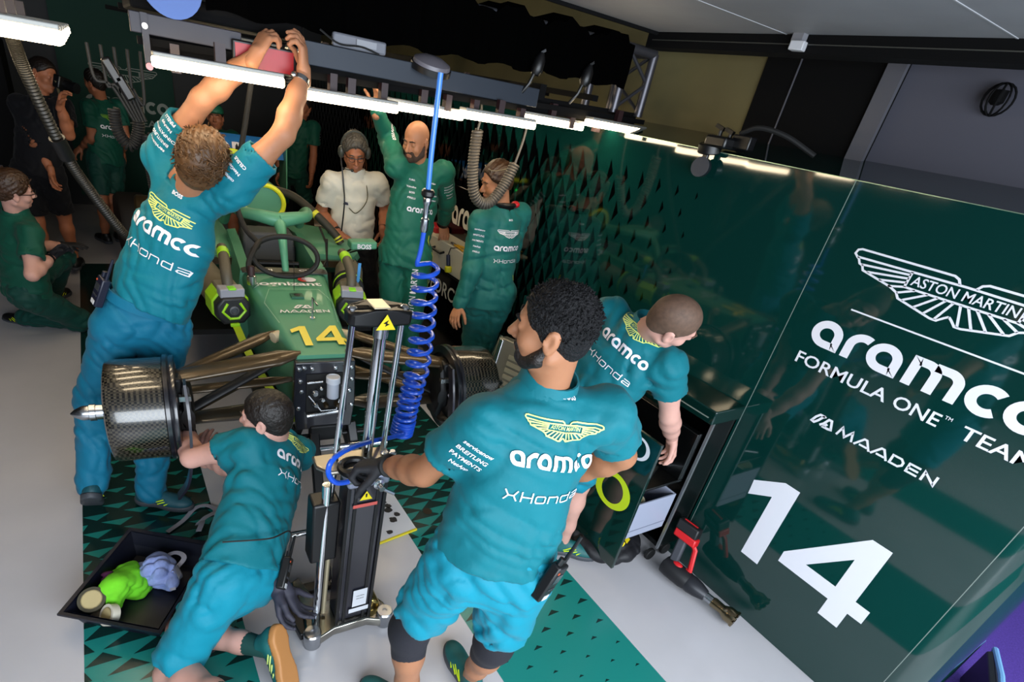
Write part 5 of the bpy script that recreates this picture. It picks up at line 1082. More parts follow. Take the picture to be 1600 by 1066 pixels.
t = empty('cable_bundle',(.15,3.0,2.0),'black plugs and leads hanging beneath the gantry at the left','cable'); b = MB()
for i in range(5): b = MB(); b.tube(catmull([(.02+.05*i,3.3,2.08),(.03+.045*i,3.3,1.95-.02*i),(.09+.02*i,3.3,1.93),(.16+.012*i,3.3,1.80)],6),.007,7); b.build('lead',M_rubber,t)
for x,z in ((.10,1.99),(.14,1.93)): b = MB(); b.box((x,3.28,z),(.04,.04,.10),(1,0,.5),(0,1,0),(-.5,0,1)); b.build('plug',M_plastic,t,bevel=.008)
HOSE_END = [(1.048,1.95,.735),(.928,1.82,.82),(.787,1.68,.92),(.657,1.56,1.00),(.564,1.49,1.03),(.518,1.46,1.018),(.515,1.46,.969),(.550,1.475,.915),(.604,1.49,.896)]
# blue coiled air hose to the jack
t = empty('air_hose',(1.05,2.0,2.05),'bright blue coiled air hose hanging down to the jack','hose'); M_blue = mat('hose_blue','#1a50c8',.3,spec=.5,coat=.3); M_bluel = mat('hose_blue_light','#3d7fd6',.3)
b = MB(); b.tube(catmull([(1.05,2.0,2.20),(1.05,2.0,1.95),(1.055,2.0,1.78)],5),.010,10); b.build('straight_run',M_bluel,t)
b = MB(); b.lathe([(.012,0),(.016,.01),(.016,.05),(.012,.055),(.012,.10),(.017,.11),(.017,.13),(.011,.14)],(1.055,2.0,1.66),n=14); b.build('coupling',M_steel,t)
b = MB(); b.lathe([(.02,0),(.026,.008),(.026,.022),(.02,.03)],(1.055,2.0,1.79),n=14); b.build('valve',M_plastic,t)
up_ = [(1.056,2.0,1.66),(1.05,2.0,1.58),(1.04,2.0,1.53)]; C1 = catmull([(1.085,2.0,1.53),(1.10,2.0,1.30),(1.105,2.0,1.12),(1.10,2.0,1.0)],8); C2 = catmull([(1.10,2.0,1.0),(1.08,2.0,.88),(1.07,2.0,.78)],8); C3 = catmull([(1.07,2.0,.78),(1.06,2.0,.70)],8)
P_ = [np.array(q) for q in catmull(up_,6)]+coil_along(C1,.050,9,16)[2:]+coil_along(C2,.046,6,16)+coil_along(C3,.048,5,16)
P_ += [np.array(q) for q in catmull([P_[-1]]+HOSE_END,8)][1:]
b = MB(); b.tube(P_,.0098,9); b.build('coil',M_blue,t)
b = MB(); b.cyl((.598,1.489,.897),(.655,1.50,.885),.012,n=12); b.build('end_fitting',M_steel,t)
# clamp camera on the ledge, sensors
t = empty('ledge_camera',(2.66,1.98,2.12),'black clamp-mounted camera on top of the green wall','camera'); M_cam = mat('camera_black','#08080a',.35)
b = MB(); b.box((2.60,1.93,2.15),(.12,.18,.05),(0,1,0),(-1,0,0),(0,0,1)); b.build('clamp_body',M_cam,t,bevel=.01)
b = MB(); b.lathe([(.05,-.02),(.055,-.015),(.055,.02),(.05,.025)],(2.565,1.985,2.115),(-.2,0,1),28); b.build('mount_ring',M_cam,t)
b = MB(); b.box((2.555,1.985,2.075),(.02,.03,.06)); b.build('arm',M_cam,t,bevel=.005)
b = MB(); b.lathe([(.042,-.02),(.045,-.015),(.045,.012),(.040,.016),(.001,.016)],(2.55,1.985,2.03),(-1,-.2,.1),28); b.build('lens',mat('lens_dark','#1d1f24',.3,coat=.4),t)
b = MB(); b.lathe([(.046,0),(.046,.004)],(2.537,1.982,2.031),(-1,-.2,.1),28); b.build('lens_ring',mat('lens_grey','#3a3c42',.4),t)
for y,z in ((1.99,2.20),(1.93,2.19)): b = MB(); b.cyl((2.61,y,2.16),(2.61,y,z),.010,n=10); b.box((2.61,y+.01,z+.012),(.018,.05,.016),(1,0,0),(0,1,.3),(0,-.3,1)); b.build('clamp_lever',M_cam,t)
b = MB(); b.box((2.60,1.84,2.165),(.05,.10,.06)); b.build('battery_box',M_cam,t,bevel=.006)
b = MB(); b.tube(catmull([(2.61,1.88,2.20),(2.62,1.80,2.235),(2.66,1.68,2.22),(2.72,1.55,2.165)],8),.011,9); b.build('lead',M_rubber,t)
t = empty('motion_sensor',(2.66,1.80,2.575),'small white sensor box on the ceiling rail','sensor'); b = MB(); b.box((2.64,1.78,2.555),(.05,.06,.035),(1,.2,0),(-.2,1,0),(0,0,1)); b.build('case',mat('sensor_white','#b9b9bd',.5),t,bevel=.004); b = MB(); b.box((2.65,1.79,2.585),(.05,.05,.03)); b.build('bracket',mat('sensor_grey','#77777c',.5),t)
t = empty('smoke_cage',(2.96,1.09,2.50),'small black wire cage on the grey panel at the right edge','cage'); b = MB()
for k in range(6):
    a = math.pi*k/5; b = MB(); b.tube([(2.84-.045*math.sin(q),1.04+.045*math.cos(a)*math.sin(q)*1.0+.0,2.50+.05*math.cos(q)+.0) if False else (2.99-.05*math.sin(a)*math.sin(q),1.10+.05*math.cos(a)*math.sin(q),2.50-.04+.055*math.cos(q)) for q in np.linspace(0,math.pi,10)],.004,6); b.build('cage_wire',M_mblack,t)
b = MB(); b.lathe([(.025,0),(.025,.04),(.012,.05)],(2.98,1.10,2.49),(0,0,-1),12); b.build('cage_base',M_mblack,t)
# ------------------------------------------------------------------ the jack
t = empty('jack',(.66,1.62,0),'tall chrome and carbon quick-lift jack held by the gloved hand','jack'); JX = nrm((1,-.04,0)); JY = np.array([.04,1,0])
JP = lambda x,y,z: np.array([.68+.055*(z-.05)/1.4,1.60+.03*(z-.05)/1.4,0])+JX*x+JY*y+np.array([0,0,z])
M_jc = carbon('jack_carbon','#111118','#23232d',260,.3,.5)
b = MB(); b.loft([[JP(x,y,z) for x,y in ((-.075,-.06),(.075,-.06),(.075,.06),(-.075,.06))] for z in (.06,.84)]); col = b.build('column',M_jc,t,bevel=.012)
for x in (-.075,.045,.075,-.045):
    b = MB(); b.loft([[JP(x+dx,y,z) for dx,y in ((-.007,-.066),(.007,-.066),(.007,-.05),(-.007,-.05))] for z in (.06,.84)]); b.build('edge_rail',M_plastic,col,bevel=.002)
b = MB(); b.loft([[JP(x,y,z) for x,y in ((-.20,-.03),(-.09,-.03),(-.09,.06),(-.20,.06))] for z in (.42,.72)]); b.build('side_sleeve',M_plastic,t,bevel=.01)
b = MB(); b.loft([[JP(x,y,z) for x,y in ((-.085,-.075),(.085,-.075),(.085,.05),(-.085,.05))] for z in (.805,.855)]); b.build('head_block',mat('block_lilac','#8f93a6',.35,metal=.4),t,bevel=.012)
b = MB(); b.lathe([(.016,0),(.022,.006),(.022,.02),(.012,.024),(.012,.05)],JP(.03,-.075,.825),(0,-1,0),16); b.build('valve_knob',M_steel,t)
b = MB(); b.tube([JP(.03,-.115,.825),JP(.085,-.12,.79)],.008,8); b.build('valve_lever',M_chrome,t)
b = MB(); b.loft([[JP(x,y,z) for x,y in ((-.19,-.0),(-.15,-.05),(.08,-.06),(.11,-.02),(.11,.07),(-.19,.07))] for z in (.868,.888)]); b.build('top_plate',mat('plate_brass','#9d968a',.3,metal=.9),t,bevel=.008)
b = MB(); b.tube([JP(-.06+.055*math.cos(a),-.06+.05*math.sin(a),.900) for a in np.linspace(0,2*math.pi,25)[:-1]],.014,8,True); b.build('handle_ring',M_plastic,t)
for x in (.06,.09): b = MB(); b.lathe([(.016,0),(.016,.05),(.010,.055)],JP(x,-.05,.888),n=14); b.build('valve_stem',M_steel,t)
# chrome rods up to the bridge
for n_,a,c,r in (('lift_rod',(-.118,.02,.72),(-.085,.035,1.44),.012),('lift_rod',(.012,.02,.84),(.018,.03,1.42),.022),('lift_rod',(.085,.06,.30),(.095,.035,1.44),.012)):
    b = MB(); b.cyl(JP(*a),JP(*c),r,n=16); b.build(n_,M_chrome,t)
b = MB(); b.cyl(JP(.018,.03,1.38),JP(.018,.03,1.43),.027,n=16); b.build('rod_collar',M_steel,t)
b = MB(); b.cyl(JP(-.155,-.02,.05),JP(-.145,-.01,.80),.019,n=16); b.build('side_tube',M_chrome,t)
b = MB(); b.cyl(JP(-.118,.0,.08),JP(-.115,.0,.52),.010,n=12); b.build('side_tube',mat('tube_sand','#b5a98c',.4,metal=.5),t)
b = MB(); b.cyl(JP(.105,.10,.16),JP(.105,.09,.46),.022,n=16); b.build('side_tube',M_chrome,t)
b = MB(); b.cyl(JP(.105,.095,.38),JP(.105,.09,.46),.028,n=16); b.build('tube_clamp',M_steel,t)
b = MB(); pr = [(-.115,-.028),(-.098,-.044),(-.03,-.052),(.03,-.052),(.098,-.044),(.115,-.028),(.115,.028),(.098,.04),(.03,.055),(-.03,.055),(-.098,.04),(-.115,.028)]
b.loft([[JP(x+.005,y+.035,z+(.018 if abs(x) < .05 else 0)*(1 if z > 1.46 else 0)) for x,y in pr] for z in (1.432,1.482)]); br = b.build('bridge',M_plastic,t,bevel=.01)
for x0,x1 in ((-.07,-.034),(.044,.08)): b = MB(); b.box(JP((x0+x1)/2,.035,1.486),(.048,.036,.006),JX,JY); b.build('bridge_slot',M_mblack,br,bevel=.004)
b = MB(); b.box(JP(0,.035,1.498),(.06,.09,.005),JX,JY); b.build('bridge_top',mat('bridge_sand','#c9bfa6',.3,metal=.3),br,bevel=.004)
for x in (-.09,.10): b = MB(); b.lathe([(.017,0),(.017,.006),(.010,.012),(.001,.012)],JP(x,.035,1.482),n=16); b.build('bridge_bolt',M_chrome,br)
M_warn = mat('warning_yellow','#e8d21d',.45)
def face(name, VF, x, z, m, y=-.0675, par=None): 
    v,f = VF; return link(name,[JP(x+a,y,z+c) for a,c in v],f,m,par or t,smooth=False)
face('warning_triangle',([(-.035,0),(.035,0),(0,.055)],[(0,1,2)]),.012,1.428,M_warn,-.0255,br); face('warning_mark',([(-.004,.012),(.012,.02),(.002,.024),(.008,.036),(-.012,.024),(-.002,.021)],[(0,1,2,3,4,5)]),.012,1.428,M_plastic,-.0262,br)
face('warning_triangle',([(-.026,0),(.026,0),(0,.042)],[(0,1,2)]),-.005,.74,M_warn,par=col); face('warning_mark',([(-.003,.012),(.003,.012),(.004,.03),(-.004,.03)],[(0,1,2,3)]),-.005,.74,M_plastic,-.068,col)
face('warning_strip',([(-.05,0),(.05,0),(.05,.016),(-.05,.016)],[(0,1,2,3)]),-.005,.705,mat('strip_red','#c95a52',.5),par=col)
face('data_label',([(-.032,0),(.032,0),(.032,.10),(-.032,.10)],[(0,1,2,3)]),.02,.14,mat('label_white','#d4d6dc',.5),par=col); face('data_label',([(-.045,0),(.045,0),(.045,.025),(-.045,.025)],[(0,1,2,3)]),.02,.105,MATS['label_white'],par=col)
for i,tx in enumerate(('CAUTION','AIR JACK')): face('label_text',text2d(tx,.006,.02,width=.036),.003,.20-.016*i,M_plastic,-.0682,col)
# cast base with two round feet
b = MB(); bp = [(-.215,-.09),(-.17,-.115),(-.09,-.085),(.06,-.085),(.12,-.115),(.175,-.09),(.165,-.02),(.13,.05),(.14,.26),(.10,.28),(.06,.08),(-.12,.08),(-.17,.26),(-.21,.24),(-.20,.05)]
b.loft([[JP(x*(1-.03*k),y*(1-.03*k),z) for x,y in bp] for k,z in ((0,.012),(0,.05),(1,.06))]); b.build('base_casting',mat('base_chrome','#b3b0a6',.16,metal=1,noise=(14,.25)),t,sharp=40,bevel=.006)
for x in (-.185,.145): b = MB(); b.lathe([(.036,.0),(.038,.004),(.038,.075),(.033,.082),(.012,.082),(.010,.076),(.001,.076)],JP(x,-.085,0),n=24); b.build('base_foot',M_steel,t)
b = MB(); b.loft([[JP(x,y,z) for x,z in ((.07,.05),(.14,.05),(.13,.10),(.09,.13))] for y in (-.05,.05,.20)]); b.build('base_arm',mat('arm_gold','#b39a5c',.18,metal=1),t,bevel=.012)
b = MB(); b.beam((.47,1.55,.03),(.40,2.2,.03),.05,.04); b.build('floor_arm',M_plastic,t,bevel=.005)
# ------------------------------------------------------------------ booklet, tray and its contents
b = MB(); q = [(.965,1.98),(1.235,2.015),(1.235,2.37),(.965,2.33)]
b.loft([[(x,y,z) for x,y in q] for z in (.002,.012)]); b.mi = 1; b.loft([[(x,y,z) for x,y in ((.963,1.975),(1.237,2.01),(1.237,2.02),(.963,1.985))] for z in (.002,.0135)])
bk = setp(b.build('booklet',[mat('paper_white','#d7d8dd',.6),mat('paper_yellow','#d8c728',.5)],smooth=False),'white booklet with dark part pictures and yellow edge on the floor','booklet')
r = np.random.default_rng(5); 
for i in range(7):
    cx,cy = r.uniform(1.0,1.2),r.uniform(2.04,2.3); rad = r.uniform(.015,.034); b = MB(); b.poly([(cx+rad*r.uniform(.6,1)*math.cos(a),cy+rad*r.uniform(.6,1)*math.sin(a),.0135) for a in np.linspace(0,2*math.pi,14)[:-1]]); b.build('picture',mat('print_dark','#2b2a2c',.6),bk,smooth=False)
TL = np.array([-.39,1.97,0]); TU = np.array([.32,-.23,0]); TV = np.array([.26,.41,0]); TP = lambda a,c,z: TL+TU*a+TV*c+np.array([0,0,z])
b = MB(); ring = lambda o,z: [TP(a,c,z) for a,c in ((-o,-o),(.5,-o),(1+o,-o),(1+o,.5),(1+o,1+o),(.5,1+o),(-o,1+o),(-o,.5))]
b.loft([ring(-.10,.004),ring(0.0,.118),ring(.035,.122),ring(.035,.112),ring(.02,.112)],caps=False); b.poly(ring(-.10,.004)); b.poly(ring(-.085,.010)); b.loft([ring(-.085,.010),ring(-.012,.119)],caps=False)
tr = setp(b.build('tool_tray',mat('tray_navy','#0b0e1c',.4),sharp=40),'open dark navy plastic tray of rags and tape on the floor','tray')
def rag(name, c, rad, h, m, lab, cat, seed, n=5, group=None):
    S = SDF(); r = np.random.default_rng(seed); c = np.asarray(c,float)
    for i in range(n):
        o = c+np.array([*r.normal(size=2)*rad*.55, h*r.uniform(.15,.7)]); R_ = rad*r.uniform(.4,.75); S.ell(o,(R_,R_*r.uniform(.5,1),h*r.uniform(.3,.6)),basis((*r.normal(size=2)*.4,1),(*r.normal(size=2),0)),.03)
    fo = Folds(seed,.011,(.03,.07),5)
    V,F = S.mesh(.006,lambda F,X,Y,Z: np.maximum(F+fo(X,Y,Z),c[2]-Z)); return setp(link(name,V,F,m),lab,cat,group)
rag('cleaning_cloth',TP(.33,.38,.012),.105,.12,mat('cloth_lime','#6fd21f',.85,noise=(14,.2),bump=('noise',35,.4,.006)),'bright lime green cloth crumpled at the near end of the tray','cloth',4,7)
rag('paper_towel',TP(.60,.66,.012),.075,.11,mat('paper_lilac','#8f9fd6',.8,noise=(20,.3),bump=('noise',60,.6,.008)),'crumpled pale blue paper towel in the middle of the tray','paper',9,8)
rag('cleaning_cloth',TP(.10,.45,.03),.045,.07,mat('cloth_plum','#4a1040',.8),'plum coloured cloth tucked into the tray corner','cloth',12,3)
def tape(c, ax, R_, w, m, m2, lab, gr='tape rolls in the tray'):
    t = empty('tape_roll',tuple(map(float,c)),lab,'tape',gr); b = MB(); b.lathe([(R_-.012,-w/2),(R_,-w/2),(R_,w/2),(R_-.012,w/2)],c,ax,32); b.lathe([(R_-.012,-w/2),(R_-.012,w/2)],c,ax,32); b.build('tape',m,t,sharp=40)
    b = MB(); b.lathe([(R_-.0125,-w/2-.001),(R_-.016,-w/2-.001),(R_-.016,w/2+.001),(R_-.0125,w/2+.001)],c,ax,32); b.build('core',m2,t,sharp=40)
M_core = mat('tape_core','#a99a6f',.7); tape(TP(.16,.18,.105),(-.1,-.5,.85),.052,.03,mat('tape_olive','#3d3a2c',.5),M_core,'olive tape roll resting on the lime cloth'); tape(TP(.40,.10,.085),(-.75,-.25,.6),.044,.032,mat('tape_cream','#c9c4b4',.5),M_core,'cream tape roll standing beside the olive roll')
def ribbon(name, P, w, m, lab, cat='strap', up=(0,0,1)):
    C_ = catmull(P,7); b = MB(); R_ = []
    for i,p in enumerate(C_):
        d = nrm(C_[min(i+1,len(C_)-1)]-C_[max(i-1,0)]); s = nrm(np.cross(d,up)); n = np.cross(s,d); R_.append([p+s*w/2,p-s*w/2,p-s*w/2+n*.002,p+s*w/2+n*.002])
    b.loft(R_); return setp(b.build(name,m),lab,cat)
M_web = mat('webbing_grey','#9a9aa8',.7)
ribbon('webbing_strap',[TP(.45,.75,.07),TP(.62,.86,.10),TP(.78,.80,.11),TP(.74,.62,.09),TP(.82,.50,.06)],.022,M_web,'grey webbing strap coiled inside the tray','strap')
b = MB(); b.box(TP(.82,.62,.115),(.075,.024,.02),nrm(TU*.6-TV*.5),nrm(TV+TU*.4)); setp(b.build('strap_buckle',mat('buckle_grey','#7d7f8c',.35,metal=.5),bevel=.004),'grey buckle lying on the webbing in the tray','buckle')
ribbon('webbing_strap',[(.02,2.44,.008),(.10,2.50,.010),(.17,2.58,.012),(.23,2.58,.012),(.26,2.50,.03),(.20,2.44,.05),(.16,2.42,.03),(.18,2.36,.10),(.15,2.26,.128)],.024,M_web,'grey webbing strap looping over the far tray corner onto the floor','strap')
for i,(x,y) in enumerate(((.105,1.66),(.135,1.69))): b = MB(); b.tube([(x+.018*math.cos(a),y+.018*math.sin(a),.006) for a in np.linspace(0,2*math.pi,21)[:-1]],.0045,8,True); setp(b.build('rubber_ring',M_rubber),'small black rubber ring on the floor near the kneeling person','ring','rubber rings on the floor')
# ------------------------------------------------------------------ tool cabinet with the tall pull-out
t = empty('tool_cabinet',(2.45,1.9,0),'dark glossy tool cabinet with a tall pull-out open against the green wall','cabinet'); M_cab = mat('cabinet_green','#06231f',.08,coat=.5); M_cin = mat('cabinet_inside','#050607',.25,coat=.3)
b = MB(); b.box2((2.40,1.62,.13),(2.595,2.90,1.02)); b.build('carcass',M_cab,t,bevel=.004); b = MB(); b.box2((2.40,1.285,.13),(2.595,1.62,.16)); b.box2((2.40,1.285,1.0),(2.595,1.62,1.02)); b.box2((2.585,1.285,.16),(2.595,1.62,1.0)); b.box2((2.40,1.285,.16),(2.595,1.295,1.0)); b.build('end_bay',M_cin,t,smooth=False)
b = MB(); b.box2((2.36,1.27,.97),(2.597,2.90,1.045)); b.build('worktop',M_cab,t,bevel=.006); b = MB(); b.box2((2.388,1.275,.13),(2.402,1.288,.97)); b.build('edge_strip',mat('strip_alu','#a8abb0',.3,metal=.8),t,smooth=False)
b = MB(); b.tube([(2.358,2.8,1.0),(2.358,1.75,1.0),(2.358,1.72,.985),(2.358,1.58,.985),(2.358,1.55,1.0),(2.358,1.30,1.0)],.003,6); b.build('worktop_line',M_greyline,t)
for x,y in ((2.42,1.32),(2.55,1.32),(2.42,2.8)):
    b = MB(); b.lathe([(.035,-.012),(.038,-.008),(.038,.008),(.035,.012)],(x,y,.04),(0,1,0),18); b.build('castor',M_rubber,t)
po = empty('pull_out',(2.2,1.6,.1)); po.parent = t; po.matrix_parent_inverse = Matrix.Identity(4); po.location = Vector((2.2,1.6,.1))-t.location
b = MB(); b.box2((2.052,1.285,.09),(2.072,2.02,.90)); fp = b.build('front_panel',M_cab,po,bevel=.003)
def ring2(cy, cz, ry, rz, m, k=.60):
    n = 40; v = [(cy+ry*math.cos(a),cz+rz*math.sin(a)) for a in np.linspace(0,2*math.pi,n+1)[:-1]]+[(cy+ry*k*math.cos(a),cz+rz*(k+.12)*math.sin(a)) for a in np.linspace(0,2*math.pi,n+1)[:-1]]
    link('letter_o',[(2.0505,y,z) for y,z in v],[(i,(i+1)%n,n+(i+1)%n,n+i) for i in range(n)],m,fp,smooth=False)
ring2(1.40,.815,.075,.062,M_white,.68); ring2(1.62,.835,.075,.062,M_white,.68); ring2(1.455,.51,.125,.105,M_lime,.60)
M_dg = mat('drawer_grey','#9499ab',.4)
b = MB(); b.box2((2.072,1.288,.30),(2.36,1.298,.53)); b.box2((2.072,1.298,.30),(2.36,1.98,.31)); b.box2((2.072,1.97,.31),(2.36,1.98,.53)); b.box2((2.35,1.298,.31),(2.36,1.97,.53)); dw = b.build('drawer_box',M_dg,po,bevel=.002); b = MB(); b.box2((2.072,1.286,.345),(2.36,1.2885,.35)); b.build('drawer_rail',mat('rail_grey','#777c8c',.4),po,smooth=False)
b = MB(); b.box2((2.072,1.30,.60),(2.38,1.97,.615)); b.box2((2.34,1.30,.615),(2.38,1.97,.90)); b.build('upper_shelf',M_cin,po,bevel=.004)
for x,y,z,m,lab,g in ((2.13,1.36,.50,mat('tape_sand','#d8cfae',.5),'white and sand tape roll in the open drawer',None),(2.20,1.46,.36,mat('tape_black','#17171a',.5),'black tape roll low in the open drawer',None)): tape((x,y,z if z > .4 else .34),(.2,-.2,1),.05,.04,m,M_core,lab,g)
b = MB(); b.lathe([(.06,0),(.065,.01),(.065,.14),(.055,.15),(.001,.15)],(2.14,1.37,.311),n=24); setp(b.build('round_tin',mat('tin_dark','#2a2b30',.35,metal=.5)),'dark round tin in the open drawer beneath the sand tape','tin')
b = MB(); b.box((2.25,1.36,.37),(.07,.05,.10),(1,.3,0),(-.3,1,0)); setp(b.build('blue_box',mat('box_blue','#1c2fb0',.4),bevel=.006),'small blue box at the back of the open drawer','box')
b = MB(); b.cyl((2.12,1.33,.625),(2.30,1.42,.63),.008,n=10); setp(b.build('screwdriver',M_steel),'thin steel tool lying on the upper pull-out shelf','tool')
# wheel bag underneath
S = SDF(); S.ell((2.22,1.50,.075),(.215,.19,.075),None,.03); fo = Folds(71,.009,(.05,.1),5); V,F = S.mesh(.009,lambda F,X,Y,Z: np.maximum(F+fo(X,Y,Z),.002-Z)); bag = setp(link('wheel_bag',V,F,mat('bag_black','#0c0c12',.6,bump=('noise',20,.4,.01)),keep='bag'),'black round cloth bag with yellow letters under the pull-out','bag')
decal('lettering','bag',text2d('G2',.085,.03,anchor='c',grid=.03),(2.24,1.30,.20),(.95,.3,0),(-.2,.6,.75),M_warn,bag,reach=.5)
# ------------------------------------------------------------------ red and black impact wrench
t = empty('impact_wrench',(2.47,1.0,0),'red and black cordless impact wrench leaning on the wall, wide socket on it','tool'); WA = nrm((.07,-.40,-.02)); WX = nrm(np.cross(WA,(0,0,1))); WZ = np.cross(WX,WA); WO = np.array([2.41,1.14,.08]); WP = lambda a,x,z: WO+WA*a+WX*x+WZ*z
# WX points to -x side; handle leans towards the wall
M_red = mat('tool_red','#c41a20',.4); M_tb = mat('tool_black','#121215',.5)
b = MB(); b.lathe([(.02,-.075),(.05,-.065),(.056,-.03),(.056,.06),(.050,.09)],WO,WA,24); b.build('motor_housing',M_tb,t,sharp=50)
b = MB(); b.lathe([(.050,.09),(.052,.11),(.046,.15),(.034,.19),(.030,.20)],WO,WA,24); b.build('gear_housing',mat('tool_grey','#2b2c31',.4,metal=.4),t)
b = MB(); b.lathe([(.024,.20),(.024,.24)],WO,WA,20); b.build('anvil_collar',M_steel,t)
b = MB(); b.lathe([(.026,.24),(.029,.25),(.026,.30),(.040,.325),(.043,.33),(.043,.37),(.036,.372),(.036,.35),(.001,.35)],WO,WA,24); b.build('wheel_socket',mat('socket_bronze','#8d7f64',.25,metal=1),t,sharp=40)
for k in range(8):
    a = 2*math.pi*k/8; b = MB(); b.box(WO+WA*.372+.036*(math.cos(a)*WX+math.sin(a)*WZ),(.016,.016,.014),WX,WZ,WA); b.build('socket_lug',MATS['socket_bronze'],t)
H_ = nrm(-WX*.30+WZ*.9+WA*-.15)
HPt = lambda h,a,s=0: WO+H_*h+WA*a+np.cross(WA,H_)*s
b = MB(); b.loft([[HPt(h,a-.02,s) for a,s in ((-.03,-.02),(.02,-.02),(.02,.02),(-.03,.02))] for h in (.04,.19)]); b.build('grip',mat('grip_grey','#3b3d44',.6),t,bevel=.01)
b = MB(); b.tube([HPt(.05,.075),HPt(.17,.055),HPt(.20,.02)],.014,8); b.build('hand_guard',M_red,t); b = MB(); b.tube([HPt(.02,.02),HPt(.052,.075)],.018,8); b.build('guard_foot',M_red,t)
b = MB(); b.box(HPt(.205,-.015),(.13,.075,.045),WA,np.cross(WA,H_),H_); b.build('battery_mount',M_red,t,bevel=.008); b = MB(); b.box(HPt(.255,-.02),(.125,.08,.06),WA,np.cross(WA,H_),H_); bt = b.build('battery',M_tb,t,bevel=.008)
b = MB(); b.box(HPt(.287,-.02),(.08,.012,.004),WA,np.cross(WA,H_),H_); b.build('battery_stripe',M_red,bt,smooth=False)
b = MB(); b.box(HPt(.255,-.02,-.0415),(.07,.003,.02),WA,np.cross(WA,H_),H_); b.build('name_plate',M_white,bt,smooth=False)
b = MB(); b.ball(WP(.0,.0,.052),(.03,.02,.012),12,WA,WX,WZ); b.build('badge_swirl',M_red,t)
# ------------------------------------------------------------------ radios, gloves, headset, glasses and other things worn or held
def radio(o, up, out, lab, m=M_plastic, lead=None):
    U = nrm(up); N_ = nrm(np.asarray(out)-U*(np.asarray(out)@U)); X = np.cross(U,N_); o = np.asarray(o,float); t = empty('radio',tuple(o),lab,'radio')
    b = MB(); b.box(o,(.058,.034,.13),X,N_,U); bd = b.build('body',m,t,bevel=.006)
    b = MB(); b.tube([o+X*.018+U*.06,o+X*.018+U*.16],[.007,.005],8); b.build('antenna',m,t); b = MB(); b.lathe([(.009,0),(.009,.022)],o-X*.014+U*.065,U,10); b.build('knob',m,t)
    b = MB(); b.box(o+N_*.0175+U*.02,(.038,.002,.03),X,N_,U); b.build('display',mat('radio_lcd','#33373c',.2),bd,smooth=False); b = MB(); b.box(o+N_*.0175-U*.05,(.03,.002,.018),X,N_,U); b.build('name_plate',mat('plate_pale','#c6c8cc',.5),bd,smooth=False)
    for i in range(3):
        b = MB(); b.box(o+N_*.0178+X*(-.014+.014*i)-U*.018,(.009,.002,.007),X,N_,U); b.build('key',mat('key_grey','#2d2f34',.5),bd,smooth=False)
    b = MB(); b.box(o+N_*.0178-X*.02+U*.045,(.007,.002,.007),X,N_,U); b.build('alert_key',mat('key_orange','#c9552f',.4),bd,smooth=False)
    if lead: b = MB(); b.tube(catmull([o+U*.065-X*.014]+list(lead),8),.0035,6); b.build('lead',M_rubber,t)
    return t
def on_hip(p, ang, lift=.05, e=.035):
    a = math.radians(ang); d = p['HB'][0]*math.cos(a)+p['HB'][1]*math.sin(a); return p['pel']+p['HB'][2]*lift+p['HB'][0]*(.176+e)*math.cos(a)+p['HB'][1]*(.13+e)*math.sin(a), d
o,d = on_hip(P2,-62,.03,.03); radio(o,P2['HB'][2],d,'two-way radio on the waistband of the kneeling person',lead=[o+P2['up']*.16-P2['r']*.05-P2['f']*.01,P2['pel']+P2['up']*.13-P2['r']*.10-P2['f']*.16,P2['pel']+P2['up']*.08-P2['r']*.22-P2['f']*.05])
o,d = on_hip(P3,-38,.04,.03); radio(o,P3['HB'][2]*1.+P3['r']*.25,d,'two-way radio hanging at the right hip of the jack handler')
o,d = on_hip(P1,-168,.09,.03); radio(o,P1['HB'][2],d,'two-way radio on the left hip of the reaching person',mat('radio_navy','#15182a',.4))
# spare gloves hanging from a back pocket
t = empty('work_gloves',tuple(P2['pel']),'pair of dark grey work gloves hanging from the kneeling person’s back pocket','gloves')
o,d = on_hip(P2,-48,-.03,.04); S = hand_sdf(o,o+np.array([.04,-.05,-.09]),d,1,18,12,20,1.1); V,F = S.mesh(.0042,pad=.012); link('glove_right',V,F,mat('glove_slate','#2c2b38',.7),t); o2 = o+np.array([-.03,.0,.01]); S = hand_sdf(o2,o2+np.array([-.01,-.06,-.09]),d,-1,24,8,20,1.1); V,F = S.mesh(.0042,pad=.012); link('glove_left',V,F,MATS['glove_slate'],t)
# headset of the white-shirted person
def arc_pts(p, rr, a0, a1, y=-.012, zc=.03, n=16): return [p['HP'](rr[0]*math.cos(a),y,zc+rr[1]*math.sin(a)) for a in np.linspace(a0,a1,n)]
t = empty('headset',tuple(P5['HP'](0,0,.14)),'grey ear-defender headset with microphone on the white-shirted person','headset'); M_hs = mat('headset_grey','#3d3f3a',.45)
b = MB(); b.tube(arc_pts(P5,(.098,.122),.15,math.pi-.15),.008,8); b.build('headband',M_hs,t)
for s in (-1,1): b = MB(); b.ball(P5['HP'](s*.098,-.008,-.005),(.026,.036,.046),14,*P5['B']); b.build('ear_cup',M_hs,t)
b = MB(); b.tube(catmull([P5['HP'](.105,.02,-.02),P5['HP'](.10,.08,-.075),P5['HP'](.03,.115,-.078)],6),.0035,6); mc = b.build('mic_boom',M_plastic,t); b = MB(); b.ball(P5['HP'](.03,.113,-.078),.012,10); b.build('microphone',M_plastic,mc)
b = MB(); b.tube(catmull([P5['HP'](.10,0,-.05),P5['nk']+P5['r']*.10+P5['f']*.10-P5['up']*.05,P5['ch']+P5['r']*.10+P5['f']*.17,P5['pel']+P5['r']*.12+P5['f']*.17+P5['up']*.05],8),.006,8); b.build('lead',M_plastic,t)
